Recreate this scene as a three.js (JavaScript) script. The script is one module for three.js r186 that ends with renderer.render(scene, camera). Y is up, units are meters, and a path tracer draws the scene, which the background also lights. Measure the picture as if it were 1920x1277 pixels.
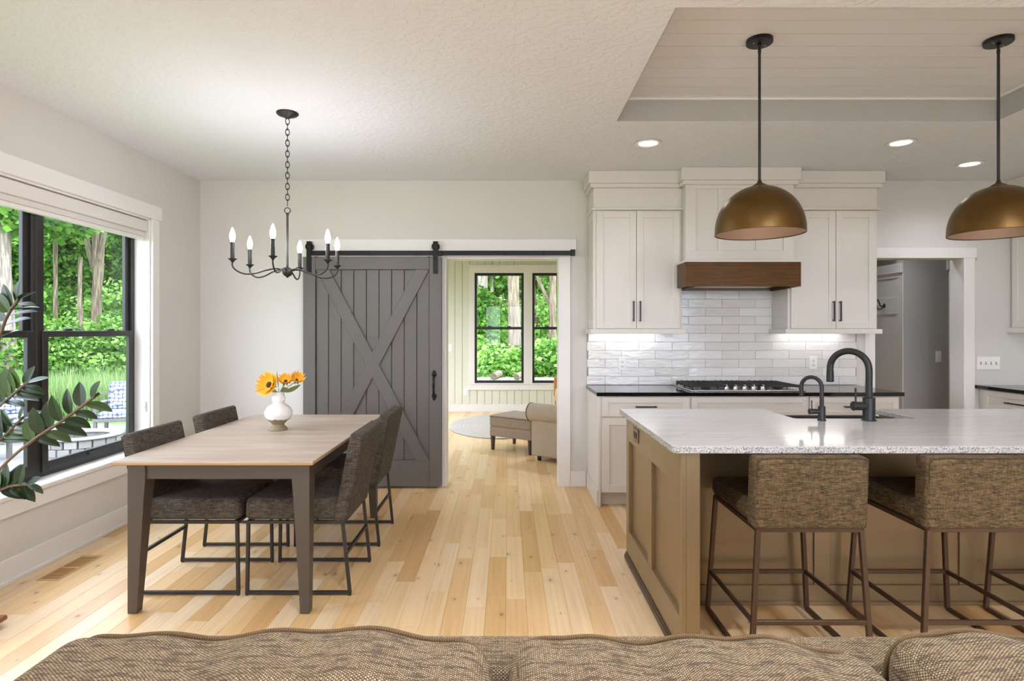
import * as THREE from 'three';
import { mergeGeometries } from 'three/addons/utils/BufferGeometryUtils.js';
import { RoundedBoxGeometry } from 'three/addons/geometries/RoundedBoxGeometry.js';
import { RectAreaLightUniformsLib } from 'three/addons/lights/RectAreaLightUniformsLib.js';

// ---------------------------------------------------------------- camera, sky, exposure
// x to the right, y up; "d" is the distance in front of the camera (z = -d)
const F = 1120, PX = 952, PY = 620, EYE = 1.394;
const scene = new THREE.Scene();
const camera = new THREE.PerspectiveCamera(2 * Math.atan(1277 / 2 / F) * 180 / Math.PI, 1920 / 1277, 0.05, 200);
camera.position.set(0, EYE, 0);
camera.lookAt(0, EYE, -1);
camera.setViewOffset(1920, 1277, 960 - PX, 638.5 - PY, 1920, 1277);
camera.updateProjectionMatrix();
const renderer = new THREE.WebGLRenderer({ antialias: true });
renderer.toneMapping = THREE.LinearToneMapping;
renderer.toneMappingExposure = 1.33;
renderer.shadowMap.enabled = true;
RectAreaLightUniformsLib.init();
const SKY = 6.6, LAMP = 1.0;
{ // bright overcast sky, a little whiter towards the horizon
  const w = 64, h = 32, a = new Float32Array(w * h * 4);
  for (let j = 0; j < h; j++) for (let i = 0; i < w; i++) {
    const e = (j + 0.5) / h * 2 - 1, k = Math.max(0, e), o = (j * w + i) * 4;
    a[o] = SKY * (0.9 - 0.06 * k); a[o + 1] = SKY * (0.985 - 0.03 * k); a[o + 2] = SKY * 1.17; a[o + 3] = 1;
  }
  const t = new THREE.DataTexture(a, w, h, THREE.RGBAFormat, THREE.FloatType);
  t.mapping = THREE.EquirectangularReflectionMapping; t.magFilter = THREE.LinearFilter; t.needsUpdate = true;
  scene.background = t;
}

// ---------------------------------------------------------------- helpers
const flat = (g) => g.index ? g.toNonIndexed() : g;
const rbg = (...a) => flat(new RoundedBoxGeometry(...a));
function softBox(w, h, t, r, a, b, c) { // rounded box with an even grid, so that it can be bent
  const g = new THREE.BoxGeometry(w, h, t, a, b, c), p = g.attributes.position, v = new THREE.Vector3(), q = new THREE.Vector3();
  for (let i = 0; i < p.count; i++) { v.fromBufferAttribute(p, i); q.set(Math.min(w / 2 - r, Math.max(r - w / 2, v.x)), Math.min(h / 2 - r, Math.max(r - h / 2, v.y)), Math.min(t / 2 - r, Math.max(r - t / 2, v.z))); v.sub(q).setLength(r).add(q); p.setXYZ(i, v.x, v.y, v.z); }
  g.computeVertexNormals(); return g.toNonIndexed();
}
let seed = 12345;
const rnd = () => { seed = (seed * 1664525 + 1013904223) >>> 0; return seed / 4294967296; };
const rr = (a, b) => a + (b - a) * rnd();
const V = (x, y, d) => new THREE.Vector3(x, y, -d);
const lerp = (a, b, t) => a + (b - a) * t;
const clamp = (x, a = 0, b = 1) => Math.min(b, Math.max(a, x));
const sstep = (a, b, x) => { const t = clamp((x - a) / (b - a)); return t * t * (3 - 2 * t); };
const names = {};
function numbered(n) { const k = names[n] = (names[n] ?? -1) + 1; return k ? n + '_' + String(k).padStart(3, '0') : n; }
const origin = new Map();
function tag(o, label, category, group, kind) {
  if (label) o.userData.label = label;
  if (category) o.userData.category = category;
  if (group) o.userData.group = group;
  if (kind) o.userData.kind = kind;
  return o;
}
function shade(m) { m.castShadow = true; m.receiveShadow = true; return m; }
// a Group at the thing's base; parts are given in room coordinates (x, y, d)
function thing(name, label, category, [x, y, d] = [0, 0, 0], group) {
  const g = new THREE.Group(); g.name = numbered(name); g.position.set(x, y, -d);
  tag(g, label, category, group); scene.add(g); origin.set(g, new THREE.Vector3(x, y, -d));
  return g;
}
function part(parent, name, geo, mat, label) {
  const g = Array.isArray(geo) ? merge(geo) : geo, o = origin.get(parent);
  if (o) g.translate(-o.x, -o.y, -o.z);
  const m = shade(new THREE.Mesh(g, mat)); m.name = name; parent.add(m);
  if (o) origin.set(m, o);
  if (label) m.userData.label = label;
  return m;
}
function single(name, label, category, geo, mat, group) {
  const m = shade(new THREE.Mesh(Array.isArray(geo) ? merge(geo) : geo, mat)); m.name = numbered(name);
  tag(m, label, category, group); scene.add(m); return m;
}
function struct(name, geo, mat, label, category) {
  const m = shade(new THREE.Mesh(Array.isArray(geo) ? merge(geo) : geo, mat)); m.name = name;
  tag(m, label, category, null, 'structure'); scene.add(m); origin.set(m, new THREE.Vector3()); return m;
}
function structGroup(name, label, category) {
  const g = new THREE.Group(); g.name = name; tag(g, label, category, null, 'structure'); scene.add(g); origin.set(g, new THREE.Vector3()); return g;
}
function copy(o, x, y, d, turn, label) {
  const c = o.clone(); c.name = numbered(o.name.replace(/_\d{3}$/, '')); c.userData = { ...o.userData };
  c.position.set(x, y, -d); c.rotation.y = turn; if (label) c.userData.label = label; scene.add(c); return c;
}
function merge(list) {
  const l = list.map(g => { const n = flat(g); for (const k of Object.keys(n.attributes)) if (!['position', 'normal', 'uv'].includes(k)) n.deleteAttribute(k); return n; });
  return l.length === 1 ? l[0] : mergeGeometries(l);
}
// uv in metres from the face direction
function uvBox(g, du = 0, dv = 0) {
  const p = g.attributes.position, n = g.attributes.normal, uv = new Float32Array(p.count * 2);
  for (let i = 0; i < p.count; i++) {
    const ax = Math.abs(n.getX(i)), ay = Math.abs(n.getY(i)), az = Math.abs(n.getZ(i));
    let u, v;
    if (ay >= ax && ay >= az) { u = p.getX(i); v = p.getZ(i); } else if (ax >= az) { u = p.getZ(i); v = p.getY(i); } else { u = p.getX(i); v = p.getY(i); }
    uv[i * 2] = u + du; uv[i * 2 + 1] = v + dv;
  }
  g.setAttribute('uv', new THREE.BufferAttribute(uv, 2)); return g;
}
// chamfered box, 44 triangles
function cbox(w, h, t, b = 0.002) {
  b = Math.min(b, w / 2.01, h / 2.01, t / 2.01);
  const P = [], N = [], H = [w / 2, h / 2, t / 2];
  const pt = (s, a) => { const r = [0, 0, 0]; for (let k = 0; k < 3; k++) r[k] = s[k] * (H[k] - (k === a ? 0 : b)); return r; };
  const tri = (p, q, r) => {
    const u = [q[0] - p[0], q[1] - p[1], q[2] - p[2]], v = [r[0] - p[0], r[1] - p[1], r[2] - p[2]];
    let n = [u[1] * v[2] - u[2] * v[1], u[2] * v[0] - u[0] * v[2], u[0] * v[1] - u[1] * v[0]];
    const c = [p[0] + q[0] + r[0], p[1] + q[1] + r[1], p[2] + q[2] + r[2]];
    if (n[0] * c[0] / H[0] + n[1] * c[1] / H[1] + n[2] * c[2] / H[2] < 0) { [q, r] = [r, q]; n = n.map(x => -x); }
    const l = Math.hypot(...n) || 1; n = n.map(x => x / l);
    for (const x of [p, q, r]) { P.push(...x); N.push(...n); }
  };
  const quad = (a, b2, c, d) => { tri(a, b2, c); tri(a, c, d); };
  for (let a = 0; a < 3; a++) for (const s of [-1, 1]) {
    const u = (a + 1) % 3, v = (a + 2) % 3, mk = (x, y) => { const r = [0, 0, 0]; r[a] = s; r[u] = x; r[v] = y; return pt(r, a); };
    quad(mk(-1, -1), mk(1, -1), mk(1, 1), mk(-1, 1));
  }
  for (let a = 0; a < 3; a++) { const u = (a + 1) % 3, v = (a + 2) % 3; for (const x of [-1, 1]) for (const y of [-1, 1]) { const mk = z => { const r = [0, 0, 0]; r[a] = z; r[u] = x; r[v] = y; return r; }; quad(pt(mk(-1), u), pt(mk(1), u), pt(mk(1), v), pt(mk(-1), v)); } }
  for (const x of [-1, 1]) for (const y of [-1, 1]) for (const z of [-1, 1]) tri(pt([x, y, z], 0), pt([x, y, z], 1), pt([x, y, z], 2));
  const g = new THREE.BufferGeometry();
  g.setAttribute('position', new THREE.Float32BufferAttribute(P, 3)); g.setAttribute('normal', new THREE.Float32BufferAttribute(N, 3));
  return g;
}
// box by bounds x0..x1, y0..y1, d0..d1
function B(x0, x1, y0, y1, d0, d1, b = 0.002) {
  const g = cbox(Math.abs(x1 - x0), Math.abs(y1 - y0), Math.abs(d1 - d0), b);
  g.translate((x0 + x1) / 2, (y0 + y1) / 2, -(d0 + d1) / 2); return uvBox(g);
}
function RB(x0, x1, y0, y1, d0, d1, r = 0.02, s = 3) {
  const g = rbg(x1 - x0, y1 - y0, Math.abs(d1 - d0), s, r);
  g.translate((x0 + x1) / 2, (y0 + y1) / 2, -(d0 + d1) / 2); return uvBox(g);
}
function bar(p, q, w, h = w, b = 0.0015) { // square bar between two points
  const L = p.distanceTo(q), g = cbox(w, h, L, b), m = new THREE.Matrix4();
  const dir = q.clone().sub(p).normalize(), up = Math.abs(dir.y) > 0.95 ? new THREE.Vector3(0, 0, 1) : new THREE.Vector3(0, 1, 0);
  m.lookAt(q, p, up); m.setPosition(p.clone().add(q).multiplyScalar(0.5)); g.applyMatrix4(m); return uvBox(g);
}
function cyl(p, q, r0, r1 = r0, n = 20) {
  const L = p.distanceTo(q), g = new THREE.CylinderGeometry(r1, r0, L, n, 1);
  g.applyQuaternion(new THREE.Quaternion().setFromUnitVectors(new THREE.Vector3(0, 1, 0), q.clone().sub(p).normalize()));
  const c = p.clone().add(q).multiplyScalar(0.5); g.translate(c.x, c.y, c.z); return g.toNonIndexed();
}
function tube(pts, r, n = 10, seg = 0) { return new THREE.TubeGeometry(new THREE.CatmullRomCurve3(pts), seg || pts.length * 8, r, n, false).toNonIndexed(); }
function lathe(prof, x, y, d, n = 32) { const g = new THREE.LatheGeometry(prof.map(([r, h]) => new THREE.Vector2(r, h)), n); g.translate(x, y, -d); return g.toNonIndexed(); }
function sphere(r, x, y, d, sx = 1, sy = 1, sz = 1) { const g = new THREE.SphereGeometry(r, 20, 14); g.scale(sx, sy, sz); g.translate(x, y, -d); return g.toNonIndexed(); }
function prism(pts, d0, d1, bevel = 0.002) { // outline in x, y extruded from d0 (front) to d1
  const s = new THREE.Shape(pts.map(([x, y]) => new THREE.Vector2(x, y)));
  const g = new THREE.ExtrudeGeometry(s, { depth: Math.abs(d1 - d0) - 2 * bevel, bevelEnabled: bevel > 0, bevelThickness: bevel, bevelSize: bevel, bevelOffset: -bevel, bevelSegments: 1 });
  g.translate(0, 0, -Math.max(d0, d1) + bevel); return uvBox(flat(g));
}

// ---------------------------------------------------------------- textures
function hash(x, y, s) { let h = (x * 374761393 + y * 668265263 + s * 982451653) | 0; h = Math.imul(h ^ (h >>> 13), 1274126177); h ^= h >>> 16; return (h >>> 0) / 4294967296; }
function tn(u, v, pu, pv, s) { // tileable value noise on [0,1)
  const x = u * pu, y = v * pv, xi = Math.floor(x), yi = Math.floor(y), fx = x - xi, fy = y - yi;
  const a = fx * fx * (3 - 2 * fx), b = fy * fy * (3 - 2 * fy), m = (k, n) => ((k % n) + n) % n;
  const h = (i, j) => hash(m(xi + i, pu), m(yi + j, pv), s);
  return lerp(lerp(h(0, 0), h(1, 0), a), lerp(h(0, 1), h(1, 1), a), b);
}
function fbm(u, v, pu, pv, s, o = 4) { let r = 0, a = 0.5, t = 0; for (let k = 0; k < o; k++) { r += a * tn(u, v, pu << k, pv << k, s + k); t += a; a *= 0.5; } return r / t; }
function tex(w, h, mw, mh, fn, srgb = true) { // a w x h texture that covers mw x mh metres
  const a = new Uint8Array(w * h * 4);
  for (let j = 0; j < h; j++) for (let i = 0; i < w; i++) {
    const c = fn(i / w, j / h), o = (j * w + i) * 4;
    if (typeof c === 'number') a[o] = a[o + 1] = a[o + 2] = clamp(c) * 255; else { a[o] = clamp(c[0]) * 255; a[o + 1] = clamp(c[1]) * 255; a[o + 2] = clamp(c[2]) * 255; }
    a[o + 3] = 255;
  }
  const t = new THREE.DataTexture(a, w, h, THREE.RGBAFormat); t.wrapS = t.wrapT = THREE.RepeatWrapping; t.magFilter = THREE.LinearFilter; t.minFilter = THREE.LinearMipmapLinearFilter;
  t.generateMipmaps = true; if (srgb) t.colorSpace = THREE.SRGBColorSpace; t.repeat.set(1 / mw, 1 / mh); t.needsUpdate = true; return t;
}
const mix3 = (a, b, t) => [lerp(a[0], b[0], t), lerp(a[1], b[1], t), lerp(a[2], b[2], t)];
const rgb = (r, g, b) => [r / 255, g / 255, b / 255];
// oak: grain along v, with knots
const knots = []; for (let k = 0; k < 9; k++) knots.push([hash(k, 1, 7), hash(k, 2, 7), 0.3 + 0.8 * hash(k, 3, 7) ** 2]);
const oakTex = tex(512, 2048, 0.41, 2.05, (u, v) => {
  let du = 0, dark = 0;
  for (const [ku, kv, s] of knots) {
    let a = u - ku, b = v - kv; a -= Math.round(a); b -= Math.round(b); a *= 0.41; b *= 2.05;
    const r = Math.hypot(a, b * 0.55) / (0.011 * s);
    dark = Math.max(dark, 0.6 * Math.exp(-r * r * 1.6) + 0.14 * Math.exp(-r * r * 0.14)); du += 0.03 * Math.exp(-r * r * 0.06) * Math.sign(a);
  }
  const w = fbm(u, v, 3, 2, 5, 3), g1 = fbm(u + du + 0.05 * w, v, 26, 4, 11, 3), g2 = tn(u + du, v, 170, 9, 21), cloud = fbm(u, v, 4, 5, 31, 3);
  let c = mix3(rgb(238, 212, 172), rgb(222, 190, 144), clamp((g1 - 0.3) * 1.3));
  c = mix3(c, rgb(204, 166, 118), 0.14 * g2 + 0.16 * clamp(cloud * 2 - 0.9));
  return mix3(c, rgb(92, 64, 38), clamp(dark));
});
const oakRough = tex(256, 512, 0.41, 2.05, (u, v) => 0.42 + 0.2 * fbm(u, v, 30, 6, 3, 3), false);
const tableTex = tex(512, 512, 1.0, 1.0, (u, v) => mix3(rgb(196, 180, 162), rgb(174, 155, 134), clamp(fbm(u, v, 3, 22, 41, 4) * 1.5 - 0.3)));
const knockdown = tex(512, 512, 0.5, 0.5, (u, v) => sstep(0.42, 0.62, fbm(u, v, 22, 22, 51, 3)), false);
const peel = tex(256, 256, 0.25, 0.25, (u, v) => fbm(u, v, 30, 30, 61, 2), false);
const weave = (u, v, s, lo, hi) => { // slubby horizontal yarns
  const y = fbm(u, v, 24, 190, s, 2), x = tn(u, v, 110, 256, s + 3), big = fbm(u, v, 10, 44, s + 5, 2), up = tn(u, v, 130, 20, s + 7);
  return mix3(lo, hi, clamp(0.7 * y + 0.4 * x + 0.28 * big + 0.2 * up - 0.33));
};
const tweed = tex(512, 512, 0.45, 0.45, (u, v) => weave(u, v, 71, rgb(34, 29, 24), rgb(118, 104, 86)));
const tweedStool = tex(512, 512, 0.45, 0.45, (u, v) => weave(u, v, 81, rgb(46, 36, 22), rgb(146, 120, 78)));
const tweedBump = tex(256, 256, 0.225, 0.225, (u, v) => fbm(u, v, 12, 90, 75, 2), false);
const sofaTex = tex(1024, 1024, 0.3, 0.3, (u, v) => {
  const n = 96, m = 128, i = Math.floor(u * n), j = Math.floor(v * m), fx = u * n - i, fy = v * m - j;
  const over = (i + j) % 2 === 0, pick = hash(i, j >> 1, 91), streak = fbm(u, v, 14, 90, 93, 2), col = hash(i >> 1, j, 95);
  let c = over ? mix3(rgb(214, 194, 158), rgb(170, 142, 104), pick) : mix3(rgb(74, 60, 44), rgb(128, 104, 74), col);
  c = mix3(c, rgb(62, 50, 38), 0.5 * sstep(0.5, 0.75, streak));
  return mix3(c, rgb(44, 35, 26), 0.5 * (1 - Math.min(1, 3.5 * Math.min(fx, 1 - fx))));
});
const sofaBump = tex(512, 512, 0.3, 0.3, (u, v) => { const fx = (u * 96) % 1, fy = (v * 128) % 1; return Math.sin(Math.PI * fx) * (0.6 + 0.4 * Math.sin(Math.PI * fy)); }, false);
const quartz = tex(1024, 1024, 1.6, 1.6, (u, v) => {
  const w = fbm(u, v, 3, 3, 101, 4), vein = Math.abs(((u * 3 + v * 6 + 1.6 * w) % 1) - 0.5) * 2, f = fbm(u, v, 5, 60, 103, 3), sp = tn(u, v, 400, 400, 105);
  let c = mix3(rgb(216, 214, 209), rgb(203, 201, 196), f);
  c = mix3(c, rgb(150, 148, 142), 0.28 * sstep(0.93, 1, vein) * tn(u, v, 9, 9, 107)); return mix3(c, rgb(160, 156, 150), sp > 0.9 ? 0.2 : 0);
});
const quartzEdge = tex(512, 512, 0.3, 0.3, (u, v) => mix3(rgb(196, 193, 187), rgb(118, 115, 110), sstep(0.42, 0.8, fbm(u, v, 90, 90, 111, 2))));
const edgeBump = tex(256, 256, 0.15, 0.15, (u, v) => fbm(u, v, 24, 24, 113, 3), false);
const blackStone = tex(512, 512, 0.4, 0.4, (u, v) => mix3(rgb(14, 14, 15), rgb(48, 47, 46), tn(u, v, 160, 160, 121) > 0.88 ? 0.8 : 0.1));
const glazeBump = tex(512, 512, 0.6, 0.6, (u, v) => fbm(u, v, 10, 26, 131, 3), false);
const brushTex = tex(512, 256, 0.6, 0.3, (u, v) => mix3(rgb(158, 124, 74), rgb(104, 76, 40), fbm(u, v, 5, 40, 141, 4)));
const linenTex = tex(512, 512, 0.3, 0.3, (u, v) => { const a = tn(u, v, 12, 160, 151), b = tn(u, v, 160, 12, 153); return mix3(rgb(206, 192, 172), rgb(176, 161, 140), 0.5 * a + 0.5 * b); });
const braidTex = tex(512, 512, 0.5, 0.5, (u, v) => mix3(rgb(206, 200, 190), rgb(158, 150, 140), fbm(u, v, 40, 40, 161, 2)));
const barkTex = tex(256, 512, 0.6, 1.6, (u, v) => mix3(rgb(188, 176, 160), rgb(104, 92, 80), clamp(fbm(u, v, 16, 5, 171, 4) * 1.6 - 0.3)));
const patternTex = tex(256, 256, 0.3, 0.3, (u, v) => { const a = Math.sin(u * 12.566 + 3 * fbm(u, v, 4, 4, 181)) * Math.sin(v * 12.566 + 3 * fbm(u, v, 4, 4, 183)); return Math.abs(a) < 0.18 ? rgb(46, 62, 104) : rgb(150, 153, 160); });
const paverTex = tex(512, 512, 3, 3, (u, v) => mix3(rgb(128, 125, 121), rgb(98, 96, 92), fbm(u, v, 10, 10, 191, 4)));
const grassTex = tex(512, 512, 4, 4, (u, v) => mix3(rgb(72, 112, 42), rgb(112, 140, 70), fbm(u, v, 16, 16, 201, 4)));

// ---------------------------------------------------------------- materials
const S = (o) => new THREE.MeshStandardMaterial(o), P = (o) => new THREE.MeshPhysicalMaterial(o);
const M = {
  wall: S({ color: '#d5d1c9', roughness: 0.85, bumpMap: peel, bumpScale: 0.0004 }),
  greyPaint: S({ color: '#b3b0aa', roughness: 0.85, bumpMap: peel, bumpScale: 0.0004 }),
  ceiling: S({ color: '#e4e6e8', roughness: 0.92, bumpMap: knockdown, bumpScale: 0.0016 }),
  trim: S({ color: '#e9e5df', roughness: 0.42 }), cabinet: S({ color: '#ddd7cd', roughness: 0.42 }),
  plankCeil: S({ color: '#e2e3e3', roughness: 0.5 }), sage: S({ color: '#d9dbc6', roughness: 0.55 }),
  black: S({ color: '#1b1a19', roughness: 0.42 }), blackMetal: S({ color: '#1d1c1b', roughness: 0.4, metalness: 0.6 }), winBlack: S({ color: '#211f1d', roughness: 0.38 }),
  iron: S({ color: '#3a3936', roughness: 0.42, metalness: 0.75 }), chairIron: S({ color: '#3b3530', roughness: 0.45, metalness: 0.5 }),
  stoolMetal: S({ color: '#5a4636', roughness: 0.42, metalness: 0.5 }),
  glass: P({ color: '#ffffff', transmission: 1, thickness: 0, roughness: 0, ior: 1.45, specularIntensity: 0.35 }),
  barn: S({ color: '#5e5851', roughness: 0.42 }),
  tile: P({ color: '#e4e1dc', roughness: 0.14, bumpMap: glazeBump, bumpScale: 0.0035, clearcoat: 0.4, clearcoatRoughness: 0.08 }), grout: S({ color: '#9b968f', roughness: 0.9 }),
  quartz: P({ map: quartz, roughness: 0.1 }), quartzEdge: S({ map: quartzEdge, roughness: 0.5, bumpMap: edgeBump, bumpScale: 0.003 }),
  blackStone: P({ map: blackStone, roughness: 0.08 }),
  bronze: S({ color: '#705630', metalness: 0.9, roughness: 0.35 }), bronzeIn: S({ color: '#867062', metalness: 0.3, roughness: 0.5 }),
  hoodWood: S({ map: brushTex, color: '#ad9454', metalness: 0.35, roughness: 0.42 }),
  island: S({ color: '#937e5e', roughness: 0.34, metalness: 0.5 }), islandDark: S({ color: '#5d4a35', roughness: 0.45, metalness: 0.4 }),
  steel: S({ color: '#c9c7c3', metalness: 1, roughness: 0.24 }), castIron: S({ color: '#232221', roughness: 0.6 }), sink: S({ color: '#2b2a29', roughness: 0.45 }),
  tableTop: S({ map: tableTex, roughness: 0.4 }), tableEdge: S({ color: '#b98d58', roughness: 0.45 }), tableLeg: S({ color: '#4c4237', roughness: 0.4 }),
  tweed: S({ map: tweed, bumpMap: tweedBump, bumpScale: 0.0012, roughness: 0.95 }), tweedStool: S({ map: tweedStool, bumpMap: tweedBump, bumpScale: 0.0012, roughness: 0.95 }),
  seam: S({ color: '#3b3226', roughness: 0.95 }),
  sofa: S({ map: sofaTex, bumpMap: sofaBump, bumpScale: 0.0016, roughness: 0.95 }), sofaPiping: S({ map: sofaTex, color: '#d8ccb8', roughness: 0.95 }),
  linen: S({ map: linenTex, roughness: 0.95 }), linenGrey: S({ map: linenTex, color: '#dcd8da', roughness: 0.95 }), leather: S({ color: '#b98552', roughness: 0.5 }), leatherPale: S({ color: '#d9b48c', roughness: 0.6 }),
  braid: S({ map: braidTex, roughness: 1 }), darkWood: S({ color: '#4a3a2c', roughness: 0.5 }), standWood: S({ color: '#8a5228', roughness: 0.45 }),
  plate: S({ color: '#f1efec', roughness: 0.35 }), slot: S({ color: '#3a3836', roughness: 0.6 }), brownPlate: S({ color: '#6d5a45', roughness: 0.4 }),
  blind: S({ color: '#dfdad3', roughness: 0.95, bumpMap: tweedBump, bumpScale: 0.0006 }),
  glaze: P({ color: '#f1ece4', roughness: 0.12, clearcoat: 0.6, clearcoatRoughness: 0.05 }), bareClay: S({ color: '#8d8060', roughness: 0.6 }),
  petal: S({ color: '#f6c32c', roughness: 0.7, side: THREE.DoubleSide }), petalDeep: S({ color: '#f0a824', roughness: 0.7, side: THREE.DoubleSide }), flowerEye: S({ color: '#4a2f16', roughness: 0.95 }), flowerLeaf: S({ color: '#7e8f52', roughness: 0.75, side: THREE.DoubleSide }), paleLeaf: S({ color: '#b9bfa4', roughness: 0.75, side: THREE.DoubleSide }),
  zzLeaf: P({ color: '#22330f', roughness: 0.42, side: THREE.DoubleSide }), zzLeafPale: P({ color: '#3c521a', roughness: 0.42, side: THREE.DoubleSide }), zzStem: S({ color: '#6f5640', roughness: 0.6 }), soil: S({ color: '#33261b', roughness: 1 }), pot: S({ color: '#d8d3ca', roughness: 0.4 }),
  bulb: S({ color: '#ffffff', emissive: '#fff4e4', emissiveIntensity: 9, roughness: 0.3 }), bulbDim: S({ color: '#fff4e4', emissive: '#ffdcb0', emissiveIntensity: 0.8, roughness: 0.3 }), globe: S({ color: '#ffffff', emissive: '#f4f4ff', emissiveIntensity: 4, roughness: 0.4 }), lens: S({ color: '#ffffff', emissive: '#fff3e2', emissiveIntensity: 5, roughness: 0.4 }), led: S({ color: '#ffffff', emissive: '#fff8ee', emissiveIntensity: 5, roughness: 0.4 }),
  ventWood: S({ map: oakTex, color: '#e0c8a4', roughness: 0.5 }), ventDark: S({ color: '#3a2a1a', roughness: 0.9 }),
  bark: S({ map: barkTex, roughness: 0.95 }), barkPale: S({ map: barkTex, color: '#d6cebf', roughness: 0.95 }), barkDark: S({ map: barkTex, color: '#8a7c6c', roughness: 0.95 }),
  leaf: P({ color: '#ffffff', roughness: 0.75, transmission: 0.4, thickness: 0, side: THREE.DoubleSide, specularIntensity: 0.4 }),
  paver: S({ map: paverTex, roughness: 0.9 }), grass: S({ map: grassTex, roughness: 1 }), stone: [S({ color: '#7f7c77', roughness: 0.95 }), S({ color: '#74716c', roughness: 0.95 }), S({ color: '#8b8882', roughness: 0.95 })],
  pattern: S({ map: patternTex, roughness: 0.9 }), greyWood: S({ color: '#65625e', roughness: 0.8 }), outerWall: S({ color: '#c9c5bd', roughness: 0.9 }),
};
const oak = ['#ffffff', '#fbf4e8', '#fff8ec', '#f1e2c8', '#f7ead2', '#fffaf0', '#e8d4b2'].map(c => S({ map: oakTex, color: c, roughnessMap: oakRough, roughness: 0.62 }));

// ---------------------------------------------------------------- room dimensions
const XL = -2.763, XR = 4.84, DB = 5.364, DB2 = 5.5, DF = 10.27, DR = -4.0, CH = 2.74, TOP = 3.1;

// ---- floor: base slab and oak planks
const floor = struct('floor', B(XL - 0.15, XR + 0.6, -0.12, -0.016, DR - 0.15, DF + 0.15), M.darkWood, 'light natural oak plank floor running through the rooms', 'floor');
{
  const W = 0.102, list = [];
  for (let c = 0; c * W + XL < XR; c++) {
    const x0 = XL + c * W, x1 = Math.min(x0 + W, XR + 0.5);
    let d = DR - rnd() * 1.2;
    while (d < DF) {
      const L = rr(0.5, 1.55), d0 = Math.max(d, DR), d1 = Math.min(d + L, DF); d += L;
      if (d1 - d0 < 0.01) continue;
      const xc = (x0 + x1) / 2; let show = 0;
      for (let k = 0; k < 9; k++) {
        const q = d0 + (d1 - d0) * (k + 0.5) / 9, s = xc / q;
        if (q < 1.9) continue;
        const inMain = q < DB && s > -0.87 && ((xc < 0.74 && s < 0.5) || (xc >= 0.74 && xc < 2.4 && q < 3.06 && q > 2.5));
        const inFar = q >= DB && s > -0.12 && s < 0.1;
        if (inMain || inFar) show += F / q * F / q * W * (d1 - d0) / 9 * EYE / q;
      }
      list.push({ x0, x1, d0, d1, show });
    }
  }
  list.sort((a, b) => b.show - a.show);
  const rest = oak.map(() => []);
  list.forEach((p, i) => {
    const t = Math.floor(rnd() * oak.length), ou = rnd() * 0.41, ov = rnd() * 2.05;
    const g = cbox(p.x1 - p.x0 - 0.0006, 0.016, p.d1 - p.d0 - 0.0006, 0.0008); uvBox(g, ou, ov); g.translate((p.x0 + p.x1) / 2, -0.008, -(p.d0 + p.d1) / 2);
    if (i < 300 && p.show > 0) part(floor, 'plank', g, oak[t]); else rest[t].push(g);
  });
  const keep = rest.map((l, t) => [l, t]).filter(([l]) => l.length);
  for (const [l, t] of keep) { const m = part(floor, 'plank_field', l, oak[t]); m.userData.kind = 'stuff'; }
}

// ---- ceiling with a raised tray over the island
const TX0 = 0.70, TX1 = 3.142, TD0 = 2.488, TD1 = 3.846, TY = 2.886;
const ceiling = struct('ceiling', [
  B(XL - 0.15, TX0, CH, TOP, DR - 0.15, DB + 0.07, 0), B(TX1, XR + 0.15, CH, TOP, DR - 0.15, DB + 0.07, 0),
  B(TX0, TX1, CH, TOP, DR - 0.15, TD0, 0), B(TX0, TX1, CH, TOP, TD1, DB + 0.07, 0)], M.ceiling, 'off-white textured ceiling with a raised tray over the island', 'ceiling');
part(ceiling, 'tray_backing', B(TX0, TX1, TY + 0.02, TOP, TD0, TD1, 0), M.plankCeil);
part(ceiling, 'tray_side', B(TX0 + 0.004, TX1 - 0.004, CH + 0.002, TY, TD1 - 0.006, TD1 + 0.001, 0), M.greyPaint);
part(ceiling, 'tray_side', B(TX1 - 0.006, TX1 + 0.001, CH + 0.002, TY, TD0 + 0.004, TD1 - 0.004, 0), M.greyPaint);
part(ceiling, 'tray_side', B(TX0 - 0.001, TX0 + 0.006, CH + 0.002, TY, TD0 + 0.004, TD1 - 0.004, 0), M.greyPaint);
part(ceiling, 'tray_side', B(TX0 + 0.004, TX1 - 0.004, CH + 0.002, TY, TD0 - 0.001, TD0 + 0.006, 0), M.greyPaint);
for (const g of [B(TX0 + 0.006, TX1 - 0.006, TY - 0.012, TY + 0.001, TD1 - 0.024, TD1 - 0.006), B(TX1 - 0.024, TX1 - 0.006, TY - 0.012, TY + 0.001, TD0 + 0.006, TD1 - 0.024), B(TX0 + 0.006, TX0 + 0.024, TY - 0.012, TY + 0.001, TD0 + 0.006, TD1 - 0.024)]) part(ceiling, 'tray_moulding', g, M.trim);
for (let k = 0, d = 2.872 - 0.1305 * 3; d < TD1 - 0.01; k++, d += 0.1305) {
  const a = Math.max(d, TD0 + 0.002), b = Math.min(d + 0.1305, TD1 - 0.002); if (b - a < 0.02) continue;
  part(ceiling, 'ceiling_board', B(TX0 + 0.002, TX1 - 0.002, TY, TY + 0.0195, a + 0.0024, b - 0.0024, 0.0008), M.plankCeil);
}
struct('ceiling_far', B(XL - 0.15, XR + 1.0, CH, TOP, DB + 0.07, DF + 0.15, 0), M.ceiling, 'plain ceiling over the rooms beyond the kitchen', 'ceiling');

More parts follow.
